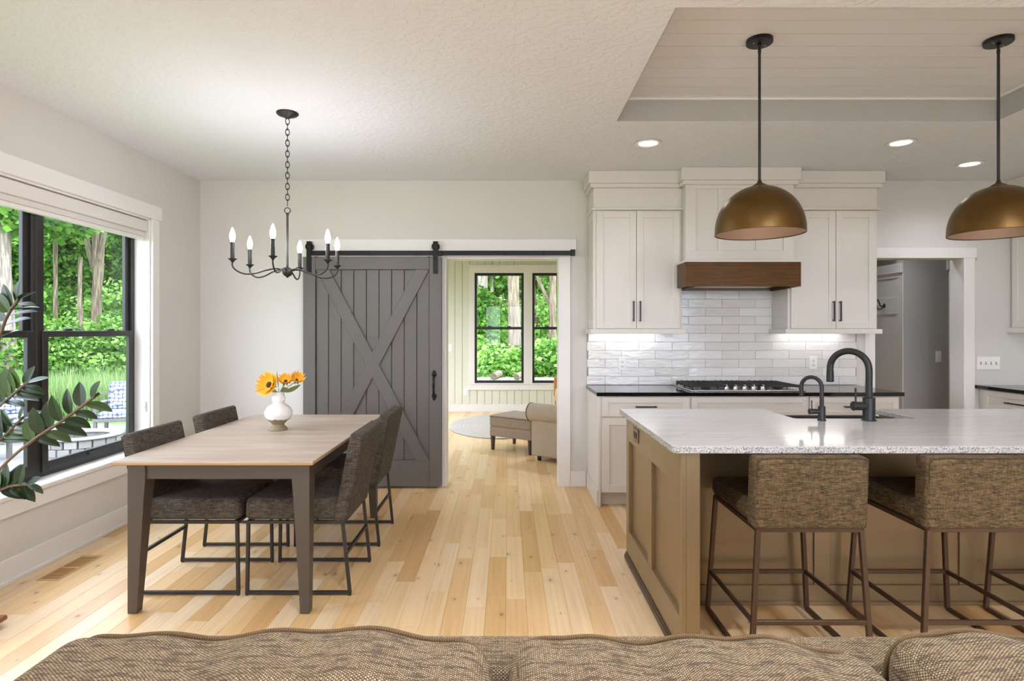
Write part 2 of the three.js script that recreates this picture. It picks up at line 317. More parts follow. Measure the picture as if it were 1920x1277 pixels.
// ---- walls of the main room (with thickness; openings left free)
const WY0 = 0.49, WY1 = 2.257, WD0 = 1.72, WD1 = 4.62; // left window opening
const wallL = struct('wall_left', [B(XL - 0.16, XL, -0.1, CH + 0.02, DR - 0.15, WD0, 0), B(XL - 0.16, XL, -0.1, CH + 0.02, WD1, 6.5, 0), B(XL - 0.16, XL, -0.1, CH + 0.02, 9.6, DF + 0.15, 0), B(XL - 0.16, XL, -0.1, 0.3, 6.5, 9.6, 0), B(XL - 0.16, XL, 2.45, CH + 0.02, 6.5, 9.6, 0), B(XL - 0.16, XL, -0.1, WY0 - 0.03, WD0, WD1, 0), B(XL - 0.16, XL, WY1, CH + 0.02, WD0, WD1, 0)], M.wall, 'pale grey wall with the large black-framed window', 'wall');
const OX0 = -0.565, OX1 = 0.46, OY = 2.05, MX0 = 3.276, MX1 = 4.095, MY = 2.043;
struct('wall_back', [B(XL - 0.1, OX0, -0.1, CH + 0.02, DB, DB2, 0), B(OX1, MX0, -0.1, CH + 0.02, DB, DB2, 0), B(MX1, XR + 0.15, -0.1, CH + 0.02, DB, DB2, 0), B(OX0, OX1, OY, CH + 0.02, DB, DB2, 0), B(MX0, MX1, MY, CH + 0.02, DB, DB2, 0)], M.wall, 'pale grey wall behind the barn door and the kitchen cabinets', 'wall');
struct('wall_right', B(XR, XR + 0.15, -0.1, CH + 0.02, DR - 0.15, DB + 0.1, 0), M.wall, 'pale grey wall behind the side run of cabinets', 'wall');
{ // wall behind the camera, with three wide patio doors
  const win = [[-2.5, -0.25], [0.0, 2.25], [2.5, 4.6]], hi = 2.45, g = [B(XL - 0.1, XR + 0.1, -0.1, 0.02, DR - 0.15, DR, 0), B(XL - 0.1, XR + 0.1, hi, CH + 0.02, DR - 0.15, DR, 0)];
  let x = XL - 0.1; for (const [a, b] of [...win, [XR + 0.1, 0]]) { g.push(B(x, a, 0.02, hi, DR - 0.15, DR, 0)); x = b; }
  struct('wall_rear', g, M.wall, 'living room wall with three wide patio doors behind the camera', 'wall');
  win.forEach(([a, b], i) => {
    const w = structGroup('window_' + (3 + i), 'black-framed glass patio door behind the camera', 'window'), f = (x0, x1, y0, y1) => B(x0, x1, y0, y1, DR - 0.1, DR - 0.04), m = (a + b) / 2;
    part(w, 'window_frame', [f(a, b, 0.02, 0.1), f(a, b, hi - 0.06, hi), f(a, a + 0.06, 0.1, hi - 0.06), f(b - 0.06, b, 0.1, hi - 0.06), f(m - 0.05, m + 0.05, 0.1, hi - 0.06)], M.winBlack);
    for (const [p, q] of [[a + 0.05, m - 0.04], [m + 0.04, b - 0.05]]) part(w, 'pane', B(p, q, 0.09, hi - 0.05, DR - 0.074, DR - 0.07, 0), M.glass);
  });
  struct('terrace', B(-9, 12, -0.35, -0.1, -22, DR - 0.16, 0.01), M.paver, 'pale paved terrace behind the living room', 'terrace');
}
// far sitting room and mudroom
const FXR = 2.6;
{
  const w = [[-0.569, 0.275], [0.422, 1.266]], y0 = 0.486, y1 = 2.385;
  struct('wall_far', [B(XL - 0.1, w[0][0], -0.1, CH + 0.02, DF + 0.02, DF + 0.16, 0), B(w[0][1], w[1][0], -0.1, CH + 0.02, DF + 0.02, DF + 0.16, 0), B(w[1][1], FXR + 0.1, -0.1, CH + 0.02, DF + 0.02, DF + 0.16, 0),
    ...w.flatMap(([a, b]) => [B(a, b, -0.1, y0, DF + 0.02, DF + 0.16, 0), B(a, b, y1, CH + 0.02, DF + 0.02, DF + 0.16, 0)])], M.sage, 'sage green board wall of the sitting room with twin windows', 'wall');
  const wf = scene.getObjectByName('wall_far');
  for (let x = -2.7; x < FXR - 0.01; x += 0.128) {
    const a = x + 0.003, b = Math.min(x + 0.128, FXR) - 0.003, hit = w.find(([p, q]) => b > p - 0.01 && a < q + 0.01);
    const under = (lo, hi) => part(wf, 'wall_board', B(a, b, lo, hi, DF + 0.004, DF + 0.016, 0.003), M.sage);
    if (hit && !(a < hit[0] - 0.06 || b > hit[1] + 0.06)) { under(0.12, 0.44); under(2.42, CH); } else if (b > -0.64 && a < 1.34) { under(0.12, 0.44); under(2.42, CH); } else under(0.12, CH);
  }
  const win = structGroup('window_2', 'twin black-framed windows in the sage green sitting room wall', 'window');
  const D0 = DF - 0.022, D1 = DF + 0.02;
  part(win, 'window_casing', [B(-0.66, 1.357, 2.385, 2.495, D0, D1), B(-0.679, 1.376, 2.495, 2.52, D0 - 0.012, D1), B(-0.66, -0.569, 0.486, 2.385, D0, D1), B(0.275, 0.422, 0.486, 2.385, D0, D1), B(1.266, 1.357, 0.486, 2.385, D0, D1), B(-0.679, 1.376, 0.376, 0.486, D0, D1), B(-0.66, 1.357, 0.476, 0.492, D0 - 0.02, D1)], M.trim);
  for (const [a, b] of w) {
    const f = (x0, x1, u0, u1) => B(x0, x1, u0, u1, DF + 0.0, DF + 0.06), m = 1.434;
    part(win, 'sash', [f(a, a + 0.04, y0, y1), f(b - 0.04, b, y0, y1), f(a + 0.04, b - 0.04, y1 - 0.045, y1), f(a + 0.04, b - 0.04, y0, y0 + 0.05), f(a + 0.04, b - 0.04, m - 0.02, m + 0.025)], M.winBlack);
    part(win, 'pane', B(a + 0.03, b - 0.03, m, y1 - 0.03, DF + 0.032, DF + 0.036, 0), M.glass);
    part(win, 'pane', B(a + 0.03, b - 0.03, y0 + 0.03, m, DF + 0.022, DF + 0.026, 0), M.glass);
    for (const k of [0.3, 0.7]) part(win, 'latch', RB(lerp(a, b, k) - 0.03, lerp(a, b, k) + 0.03, m + 0.02, m + 0.04, DF - 0.008, DF + 0.02, 0.006, 2), M.black);
  }
  struct('baseboard_far', [B(-2.7, FXR, 0, 0.13, DF - 0.014, DF + 0.004), B(-2.7, FXR, 0, 0.02, DF - 0.024, DF - 0.014)], M.trim, 'white baseboard below the sage green boards', 'baseboard');
  struct('wall_sitting', B(FXR, FXR + 0.12, -0.1, CH + 0.02, DB2, DF + 0.16, 0), M.sage, 'side wall of the sitting room', 'wall');
}
struct('wall_mudroom', [B(4.113, XR + 1.0, -0.1, CH + 0.02, 6.2, 6.32, 0), B(FXR + 0.12, 4.24, -0.1, CH + 0.02, 7.6, 7.72, 0), B(XR + 0.02, XR + 0.15, -0.1, CH + 0.02, DB2, 6.25, 0), B(4.24, 4.36, -0.1, CH + 0.02, 6.3, 7.7, 0)], M.greyPaint, 'grey mudroom walls seen through the cased opening', 'wall');

{
  const w = structGroup('window_6', 'black-framed side window of the sitting room, hidden behind the barn door', 'window'), f = (d0, d1, y0, y1) => B(XL - 0.14, XL - 0.08, y0, y1, d0, d1);
  part(w, 'window_frame', [f(6.5, 9.6, 0.3, 0.36), f(6.5, 9.6, 2.39, 2.45), f(6.5, 6.56, 0.36, 2.39), f(9.54, 9.6, 0.36, 2.39), f(7.5, 7.58, 0.36, 2.39), f(8.54, 8.62, 0.36, 2.39)], M.winBlack);
  for (const [a, b] of [[6.55, 7.51], [7.57, 8.55], [8.61, 9.55]]) part(w, 'pane', B(XL - 0.112, XL - 0.108, 0.35, 2.4, a, b, 0), M.glass);
}
// ---- baseboards, casings
const base = (name, label, list) => struct(name, list, M.trim, label, 'baseboard');
base('baseboard_left', 'white baseboard along the wall under the large window', [B(XL, XL + 0.015, 0, 0.135, DR, DB), B(XL, XL + 0.026, 0, 0.022, DR, DB)]);
base('baseboard_back', 'white baseboard between the cased opening and the cabinets', [B(XL + 0.026, OX0 - 0.1, 0, 0.135, DB - 0.015, DB), B(0.56, 0.70, 0, 0.135, DB - 0.015, DB), B(0.56, 0.70, 0, 0.022, DB - 0.026, DB - 0.015)]);
{
  const t = structGroup('trim_1', 'white casing and header board around the barn door opening', 'door casing');
  part(t, 'header_board', B(-1.86, 0.613, 2.055, 2.212, DB - 0.022, DB), M.trim);
  part(t, 'side_casing', B(OX1, 0.56, 0, 2.055, DB - 0.02, DB), M.trim); part(t, 'side_casing', B(OX0 - 0.1, OX0, 0, 2.055, DB - 0.02, DB), M.trim);
  part(t, 'jamb', B(OX0 - 0.001, OX0 + 0.016, 0, OY, DB - 0.02, DB2 + 0.02), M.trim); part(t, 'jamb', B(OX1 - 0.006, OX1 + 0.001, 0, OY, DB - 0.02, DB2 + 0.02), M.trim); part(t, 'jamb', B(OX0, OX1, OY - 0.012, OY + 0.001, DB - 0.02, DB2 + 0.02), M.trim);
  const u = structGroup('trim_2', 'white casing around the opening to the mudroom', 'door casing');
  part(u, 'header_board', B(3.18, 4.196, MY, 2.136, DB - 0.024, DB), M.trim);
  part(u, 'side_casing', B(MX1, 4.18, 0, MY, DB - 0.02, DB), M.trim); part(u, 'side_casing', B(3.2, MX0, 0, MY, DB - 0.02, DB), M.trim);
  part(u, 'jamb', B(MX1 - 0.012, MX1 + 0.001, 0, MY, DB - 0.02, DB2 + 0.02), M.trim); part(u, 'jamb', B(MX0 - 0.001, MX0 + 0.012, 0, MY, DB - 0.02, DB2 + 0.02), M.trim);
  const v = structGroup('trim_3', 'white door casing on the grey mudroom wall', 'door casing');
  part(v, 'side_casing', B(4.575, 4.66, 0, 2.02, 6.178, 6.2), M.trim); part(v, 'header_board', B(4.55, 5.5, 2.02, 2.13, 6.172, 6.2), M.trim);
}

// ---- left window: three double-hung units in one opening
{
  const w = structGroup('window_1', 'large black-framed double-hung window beside the dining table', 'window');
  const X0 = XL - 0.16, GX = XL - 0.13;
  part(w, 'jamb_lining', B(X0, XL, WY0 - 0.01, WY1, WD1 - 0.012, WD1 + 0.001), M.trim); part(w, 'jamb_lining', B(X0, XL, WY0, WY1, WD0 - 0.001, WD0 + 0.012), M.trim); part(w, 'jamb_lining', B(X0, XL, WY1 - 0.012, WY1 + 0.001, WD0, WD1), M.trim);
  part(w, 'window_casing', B(XL, XL + 0.02, WY0, WY1, WD1, WD1 + 0.085), M.trim); part(w, 'window_casing', B(XL, XL + 0.02, WY0, WY1, WD0 - 0.085, WD0), M.trim);
  part(w, 'head_casing', B(XL, XL + 0.026, WY1, 2.365, WD0 - 0.11, WD1 + 0.11), M.trim);
  part(w, 'stool', B(X0, XL + 0.035, WY0 - 0.028, WY0, WD0 - 0.1, WD1 + 0.1, 0.004), M.trim); part(w, 'apron', B(XL, XL + 0.02, 0.366, WY0 - 0.028, WD0 - 0.085, WD1 + 0.085), M.trim);
  const n = 3, uw = (WD1 - WD0 - 0.024) / n, mid = 1.375;
  for (let k = 0; k < n; k++) {
    const a = WD0 + 0.012 + k * uw, b = a + uw, y0 = WY0, y1 = WY1 - 0.012;
    const f = (da, db, ya, yb, xa = X0 + 0.005, xb = XL - 0.115) => B(xa, xb, ya, yb, da, db, 0.003);
    part(w, 'window_frame', [f(a, a + 0.036, y0, y1), f(b - 0.036, b, y0, y1), f(a + 0.036, b - 0.036, y1 - 0.04, y1), f(a + 0.036, b - 0.036, y0, y0 + 0.034)], M.winBlack);
    const s = (ya, yb, xa, xb, lo, hi) => [f(a + 0.034, a + 0.082, ya, yb, xa, xb), f(b - 0.082, b - 0.034, ya, yb, xa, xb), f(a + 0.08, b - 0.08, ya, ya + lo, xa, xb), f(a + 0.08, b - 0.08, yb - hi, yb, xa, xb)];
    part(w, 'upper_sash', s(mid - 0.02, y1 - 0.035, X0 + 0.0, X0 + 0.026, 0.04, 0.045), M.winBlack);
    const lo = part(w, 'lower_sash', s(y0 + 0.03, mid + 0.018, X0 + 0.028, X0 + 0.056, 0.06, 0.04), M.winBlack);
    for (const q of [0.28, 0.72]) part(lo, 'latch', RB(X0 + 0.026, X0 + 0.05, mid + 0.017, mid + 0.034, lerp(a, b, q) - 0.03, lerp(a, b, q) + 0.03, 0.006, 2), M.black);
    part(lo, 'lift', RB(X0 + 0.054, X0 + 0.07, y0 + 0.055, y0 + 0.07, lerp(a, b, 0.5) - 0.05, lerp(a, b, 0.5) + 0.05, 0.005, 2), M.black);
    part(w, 'pane', B(X0 + 0.012, X0 + 0.016, mid, y1 - 0.06, a + 0.07, b - 0.07, 0), M.glass); part(w, 'pane', B(X0 + 0.04, X0 + 0.044, y0 + 0.07, mid, a + 0.07, b - 0.07, 0), M.glass);
  }
  const bl = thing('window_blind', 'off-white fabric blind drawn up under the large window head', 'blind', [XL - 0.05, 2.13, 3.2]);
  part(bl, 'valance', B(XL - 0.085, XL - 0.008, 2.155, 2.238, WD0 + 0.02, WD1 - 0.02, 0.004), M.blind);
  part(bl, 'folded_shade', [B(XL - 0.075, XL - 0.03, 2.125, 2.155, WD0 + 0.03, WD1 - 0.03, 0.003), B(XL - 0.07, XL - 0.022, 2.118, 2.128, WD0 + 0.03, WD1 - 0.03, 0.002)], M.blind);
  part(bl, 'bottom_rail', B(XL - 0.068, XL - 0.034, 2.09, 2.118, WD0 + 0.03, WD1 - 0.03, 0.003), M.trim);
  part(bl, 'cord', tube([V(XL - 0.03, 2.13, 4.56), V(XL - 0.035, 1.6, 4.572), V(XL - 0.03, 1.1, 4.575), V(XL - 0.026, 0.80, 4.585)], 0.0022, 6, 24), M.plate);
  part(bl, 'cord_cleat', [RB(XL - 0.045, XL - 0.02, 0.77, 0.85, 4.588, 4.61, 0.006, 2), B(XL - 0.04, XL - 0.025, 0.80, 0.806, 4.578, 4.59, 0.001)], M.plate);
}

// ---------------------------------------------------------------- barn door and rail
{
  const X0 = -1.8045, X1 = -0.583, Y0 = 0.02, Y1 = 2.0425, D0 = 5.264, D1 = 5.309, sw = 0.109, bt = 0.23, tr = 0.11;
  const t = thing('barn_door', 'dark grey sliding barn door with an X brace', 'door', [(X0 + X1) / 2, Y0, D1]);
  part(t, 'stile', B(X0, X0 + sw, Y0, Y1, D0, D1, 0.003), M.barn); part(t, 'stile', B(X1 - sw, X1, Y0, Y1, D0, D1, 0.003), M.barn);
  part(t, 'rail', B(X0 + sw, X1 - sw, Y1 - tr, Y1, D0, D1, 0.003), M.barn); part(t, 'rail', B(X0 + sw, X1 - sw, Y0, Y0 + bt, D0, D1, 0.003), M.barn);
  const a = X0 + sw, b = X1 - sw, lo = Y0 + bt, hi = Y1 - tr, n = 9, w = (b - a) / n;
  part(t, 'backing', B(a, b, lo, hi, D1 - 0.012, D1 - 0.002, 0), M.barn);
  for (let k = 0; k < n; k++) part(t, 'plank', B(a + k * w + 0.0016, a + (k + 1) * w - 0.0016, lo, hi, D0 + 0.018, D1 - 0.011, 0.004), M.barn);
  const q = 0.122;
  part(t, 'brace', prism([[b, hi], [b - q, hi], [a, lo], [a + q, lo]], D0 + 0.001, D0 + 0.02, 0.003), M.barn);
  part(t, 'brace', prism([[a, hi], [a, hi - 0.0001], [b - q, lo], [b, lo], [a + q, hi]], D0 + 0.0015, D0 + 0.02, 0.003), M.barn);
  const hx = (814 - PX) / 212.8 * 1.0, hy = (v) => EYE - (v - PY) / 212.8;
  const h = part(t, 'handle', [tube([V(hx, hy(703), D0 - 0.006), V(hx, hy(707), D0 - 0.04), V(hx, hy(722), D0 - 0.055), V(hx, hy(738), D0 - 0.04), V(hx, hy(742), D0 - 0.006)], 0.009, 10, 40), sphere(0.014, hx, hy(722), D0 - 0.054, 0.9, 2.2, 0.9)], M.blackMetal);
  for (const v of [702, 743]) part(h, 'handle_plate', [sphere(0.022, hx, hy(v), D0 - 0.003, 1, 1.15, 0.25), sphere(0.013, hx, hy(v + (v > 720 ? 5 : -5)), D0 - 0.004, 1, 1, 0.4)], M.blackMetal);
  const yr = (v) => EYE - (v - PY) / 213.6;
  for (const u of [578, 816]) {
    const x = (u - PX) / 213.6, s = part(t, 'hanger_strap', [B(x - 0.021, x + 0.021, yr(513), yr(452), D0 - 0.008, D0 - 0.001, 0.001), B(x - 0.021, x + 0.021, yr(453.5), yr(452), D0 - 0.008, D0 + 0.045, 0.001)], M.blackMetal);
    part(s, 'wheel', cyl(V(x, yr(461.5), D0 + 0.004), V(x, yr(461.5), D0 + 0.03), 0.036, 0.036, 32), M.blackMetal);
    for (const v of [487, 507, 461.5]) part(s, 'bolt', [sphere(0.0085, x, yr(v), D0 - 0.009, 1, 1, 0.6)], M.black);
    part(t, 'anti_jump_block', B(x + (u < 700 ? 0.04 : -0.075), x + (u < 700 ? 0.075 : -0.04), Y1 - 0.001, Y1 + 0.006, D0 + 0.01, D0 + 0.03, 0.001), M.black);
  }
  const r = thing('barn_door_rail', 'flat black steel rail above the barn door', 'rail', [-0.6, yr(478), DB - 0.07]);
  part(r, 'bar', B(-1.775, (1077 - PX) / 213, yr(478), yr(469), D0 + 0.012, D0 + 0.02, 0.001), M.blackMetal);
  for (const u of [690, 780, 858, 945, 1020]) { const x = (u - PX) / 213; part(r, 'bolt', [sphere(0.009, x, yr(473.5), D0 + 0.011, 1, 1, 0.5), cyl(V(x, yr(473.5), D0 + 0.02), V(x, yr(473.5), DB - 0.022), 0.009)], M.blackMetal); }
  part(r, 'end_stop', B((1070 - PX) / 213, (1079 - PX) / 213, yr(479), yr(467), D0, D0 + 0.032, 0.002), M.blackMetal); part(r, 'end_stop', B((821 - PX) / 213, (828 - PX) / 213, yr(479), yr(471), D0 + 0.002, D0 + 0.03, 0.002), M.blackMetal);
}

// ---------------------------------------------------------------- kitchen on the back wall
const CT = 0.907; // countertop height
function shaker(parent, name, x0, x1, y0, y1, d, fw = 0.057, mat = M.cabinet) { // door or drawer front facing the camera; d is its back
  const p = part(parent, name, [B(x0, x0 + fw, y0, y1, d - 0.02, d, 0.0015), B(x1 - fw, x1, y0, y1, d - 0.02, d, 0.0015), B(x0 + fw, x1 - fw, y1 - fw, y1, d - 0.02, d, 0.0015), B(x0 + fw, x1 - fw, y0, y0 + fw, d - 0.02, d, 0.0015)], mat);
  part(p, 'panel', B(x0 + fw - 0.002, x1 - fw + 0.002, y0 + fw - 0.002, y1 - fw + 0.002, d - 0.011, d - 0.004, 0), mat);
  return p;
}
const pull = (p, a, b, out) => { const dir = b.clone().sub(a).normalize().multiplyScalar(0.008); part(p, 'handle', [bar(a.clone().sub(dir).add(out), b.clone().add(dir).add(out), 0.011), bar(a.clone(), a.clone().add(out), 0.009), bar(b.clone(), b.clone().add(out), 0.009)], M.black, 'black bar handle'); };
const UD = 5.06; // face of the wall cabinets
function wallCabinet(x0, x1, label, handleMid, leftReturn) {
  const t = thing('wall_cabinet', label, 'cabinet', [(x0 + x1) / 2, 1.367, DB], 'white wall cabinets beside the hood');
  part(t, 'body', B(x0, x1, 1.407, CH - 0.002, UD, DB - 0.001, 0.001), M.cabinet);
  const a = x0 + 0.022, b = x1 - 0.022, m = handleMid;
  const l = shaker(t, 'door', a, m - 0.002, 1.412, 2.404, UD), r = shaker(t, 'door', m + 0.002, b, 1.412, 2.404, UD);
  pull(l, V(m - 0.028, 1.48, UD - 0.02), V(m - 0.028, 1.635, UD - 0.02), V(0, 0, -0.028)); pull(r, V(m + 0.028, 1.48, UD - 0.02), V(m + 0.028, 1.635, UD - 0.02), V(0, 0, -0.028));
  const e0 = leftReturn ? x0 - 0.018 : x0, e1 = leftReturn ? x1 : x1 + 0.018;
  part(t, 'door_moulding', B(e0, e1, 2.412, 2.428, UD - 0.03, DB - 0.002, 0.002), M.cabinet);
  part(t, 'crown_moulding', [B(leftReturn ? x0 - 0.03 : x0, leftReturn ? x1 : x1 + 0.03, 2.60, 2.635, UD - 0.035, DB - 0.003, 0.003), B(leftReturn ? x0 - 0.045 : x0, leftReturn ? x1 : x1 + 0.045, 2.635, CH - 0.001, UD - 0.045, DB - 0.003, 0.003)], M.cabinet);
  part(t, 'light_rail', [B(x0 - 0.03, x1 + 0.03, 1.367, 1.407, UD - 0.028, UD - 0.005, 0.002), B(x0 - 0.03, x0 + 0.01, 1.367, 1.407, UD - 0.006, DB - 0.012, 0.002), B(x1 - 0.01, x1 + 0.03, 1.367, 1.407, UD - 0.006, DB - 0.012, 0.002)], M.cabinet);
  if (leftReturn) part(t, 'side_panel', [B(x0 - 0.006, x0, 1.41, 1.49, UD, DB - 0.01), B(x0 - 0.006, x0, 2.33, 2.41, UD, DB - 0.01), B(x0 - 0.006, x0, 1.49, 2.33, UD, UD + 0.06), B(x0 - 0.006, x0, 1.49, 2.33, DB - 0.07, DB - 0.01)], M.cabinet);
  part(t, 'led_strip', B(x0 + 0.05, x1 - 0.16, 1.392, 1.4045, DB - 0.10, DB - 0.075, 0.001), M.led, 'glowing under-cabinet light strip');
  const L = new THREE.RectAreaLight('#eef2ff', 8 * LAMP, x1 - x0 - 0.2, 0.024); L.position.set((x0 + x1 - 0.11) / 2, 1.390, -(DB - 0.088)); L.lookAt(L.position.x, 0, L.position.z); scene.add(L);
  return t;
}
wallCabinet(0.727, 1.475, 'white shaker wall cabinet left of the cooktop hood', (1193.5 - PX) / 1120 * 5.04, true);
wallCabinet(2.371, 3.127, 'white shaker wall cabinet right of the hood beside the mudroom opening', (1567.5 - PX) / 1120 * 5.04, false);
{ // hood
  const t = thing('range_hood', 'white panelled range hood with a bronze-brown band above the cooktop', 'range hood', [1.923, 1.74, DB]);
  const x0 = 1.4755, x1 = 2.3705, hd = 4.95;
  part(t, 'chimney_box', B(x0, x1, 1.96, CH - 0.002, hd + 0.012, DB - 0.001, 0.001), M.cabinet);
  const f = part(t, 'panel_frame', [B(x0, x1, 2.57, 2.61, hd, hd + 0.012), B(x0, x1, 1.985, 2.06, hd, hd + 0.012), ...[[x0, x0 + 0.085], [x0 + 0.268, x0 + 0.315], [x1 - 0.315, x1 - 0.268], [x1 - 0.085, x1]].map(([a, b]) => B(a, b, 2.06, 2.57, hd, hd + 0.012, 0.0015))], M.cabinet);
  part(f, 'bottom_bead', B(x0 + 0.01, x1 - 0.01, 1.975, 1.985, hd - 0.012, hd + 0.012, 0.003), M.cabinet);
  part(t, 'crown_moulding', [B(x0 - 0.03, x1 + 0.03, 2.60, 2.635, hd - 0.03, UD, 0.003), B(x0 - 0.045, x1 + 0.045, 2.635, CH - 0.001, hd - 0.042, UD, 0.003)], M.cabinet);
  part(t, 'band_ledge', B(1.42, 2.345, 1.943, 1.96, 4.775, hd + 0.1, 0.002), M.cabinet);
  part(t, 'band', [B(1.419, 2.343, 1.747, 1.943, 4.77, 4.79, 0.0015), B(1.419, 1.4365, 1.747, 1.943, 4.79, UD - 0.055, 0.0015), B(2.3255, 2.343, 1.747, 1.943, 4.79, UD - 0.055, 0.0015)], M.hoodWood, 'bronze-brown hood band');
  for (const x of [1.478, 2.352]) part(t, 'band_return', B(x, x + 0.017, 1.747, 1.943, UD - 0.055, DB - 0.015, 0.001), M.hoodWood);
  part(t, 'liner', [B(1.437, 2.3255, 1.78, 1.8, 4.79, UD - 0.06, 0), B(1.496, 2.351, 1.78, 1.8, UD - 0.06, DB - 0.016, 0)], M.hoodWood);
  part(t, 'filter', B(1.6, 2.24, 1.765, 1.78, 4.85, 5.2, 0.004), M.steel, 'steel hood filter');
}
{ // backsplash tiles, running bond
  const t = thing('backsplash', 'glossy white handmade subway tile backsplash behind the cooktop', 'backsplash', [1.92, CT, DB]);
  part(t, 'grout_bed', [B(0.709, 3.127, CT, 1.405, DB - 0.0065, DB - 0.0003, 0), B(1.477, 2.369, 1.405, 1.79, DB - 0.0065, DB - 0.0003, 0)], M.grout);
  const rows = 11, h = 0.0767, w = 0.2996, variants = [];
  const tiles = ['#e6e3de', '#dfdcd6', '#eae7e3', '#e2dfda'].map(c => { const m = M.tile.clone(); m.color.set(c); return m; });
  for (let r = 0; r < rows; r++) {
    const y0 = CT + 0.003 + r * h, y1 = Math.min(y0 + h - 0.002, 1.79), up = r >= 6, lo = up ? 1.4775 : 0.711, hi = up ? 2.369 : 3.126, off = (r % 2 === 1) ? 1.62 : 1.7716;
    for (let k = -6; k < 8; k++) {
      const a = Math.max(off + k * w + 0.001, lo), b = Math.min(off + (k + 1) * w - 0.001, hi); if (b - a < 0.012) continue;
      const g = cbox(b - a, y1 - y0, 0.009, 0.0016), j = () => rr(-0.006, 0.006);
      g.rotateY(j()); g.rotateX(j() * 1.6); uvBox(g, rnd(), rnd()); g.translate((a + b) / 2, (y0 + y1) / 2, -(DB - 0.0075)); part(t, 'tile', g, tiles[Math.floor(rnd() * 4)]);
    }
  }
}
function plate(name, label, cat, x, y, d, w, h, kind, n = 1, mat = M.plate, slot = M.slot) { // cover plate on a wall facing the camera
  const t = thing(name, label, cat, [x, y - h / 2, d]);
  part(t, 'cover_plate', RB(x - w / 2, x + w / 2, y - h / 2, y + h / 2, d - 0.007, d, 0.003, 2), mat);
  for (let k = 0; k < n; k++) {
    const cx = x + (k - (n - 1) / 2) * 0.046;
    if (kind === 'outlet') for (const s of [-1, 1]) { const o = part(t, 'socket', sphere(0.017, cx, y + s * 0.02, d - 0.006, 1, 0.8, 0.25), mat); part(o, 'slot', [B(cx - 0.008, cx - 0.005, y + s * 0.02, y + s * 0.02 + 0.008, d - 0.0115, d - 0.009, 0), B(cx + 0.005, cx + 0.008, y + s * 0.02, y + s * 0.02 + 0.007, d - 0.0115, d - 0.009, 0), B(cx - 0.002, cx + 0.002, y + s * 0.02 - 0.009, y + s * 0.02 - 0.005, d - 0.0115, d - 0.009, 0)], slot); }
    else if (kind === 'toggle') { part(t, 'toggle', bar(V(cx, y - 0.002, d - 0.005), V(cx, y + 0.006, d - 0.02), 0.008, 0.01), mat); part(t, 'toggle_slot', B(cx - 0.006, cx + 0.006, y - 0.012, y + 0.012, d - 0.0078, d - 0.006, 0), slot); }
    else part(t, 'rocker', RB(cx - 0.017, cx + 0.017, y - 0.033, y + 0.033, d - 0.0105, d - 0.004, 0.003, 2), mat);
  }
  return t;
}
plate('wall_outlet', 'white outlet on the tile under the left wall cabinet', 'outlet', (1166 - PX) / 208.8, EYE - (682 - PY) / 208.8, DB - 0.013, 0.072, 0.118, 'outlet');
plate('wall_outlet', 'white outlet on the tile right of the cooktop', 'outlet', (1523 - PX) / 208.8, EYE - (680 - PY) / 208.8, DB - 0.013, 0.072, 0.118, 'outlet');
plate('light_switch', 'white four-gang switch plate beside the mudroom casing', 'switch', (1852.5 - PX) / 208.8, EYE - (681 - PY) / 208.8, DB, 0.21, 0.118, 'toggle', 4);
plate('light_switch', 'single white switch on the grey mudroom wall', 'switch', (1759 - PX) / 180.6, EYE - (668.5 - PY) / 180.6, 6.2, 0.058, 0.115, 'rocker');
plate('light_switch', 'white switch on the sage green wall beside the far window', 'switch', (843 - PX) / 109, EYE - (652 - PY) / 109, DF + 0.004, 0.08, 0.125, 'rocker');
plate('wall_outlet', 'white outlet low on the sage green wall', 'outlet', (873.5 - PX) / 109, EYE - (734.5 - PY) / 109, DF + 0.004, 0.072, 0.118, 'outlet');

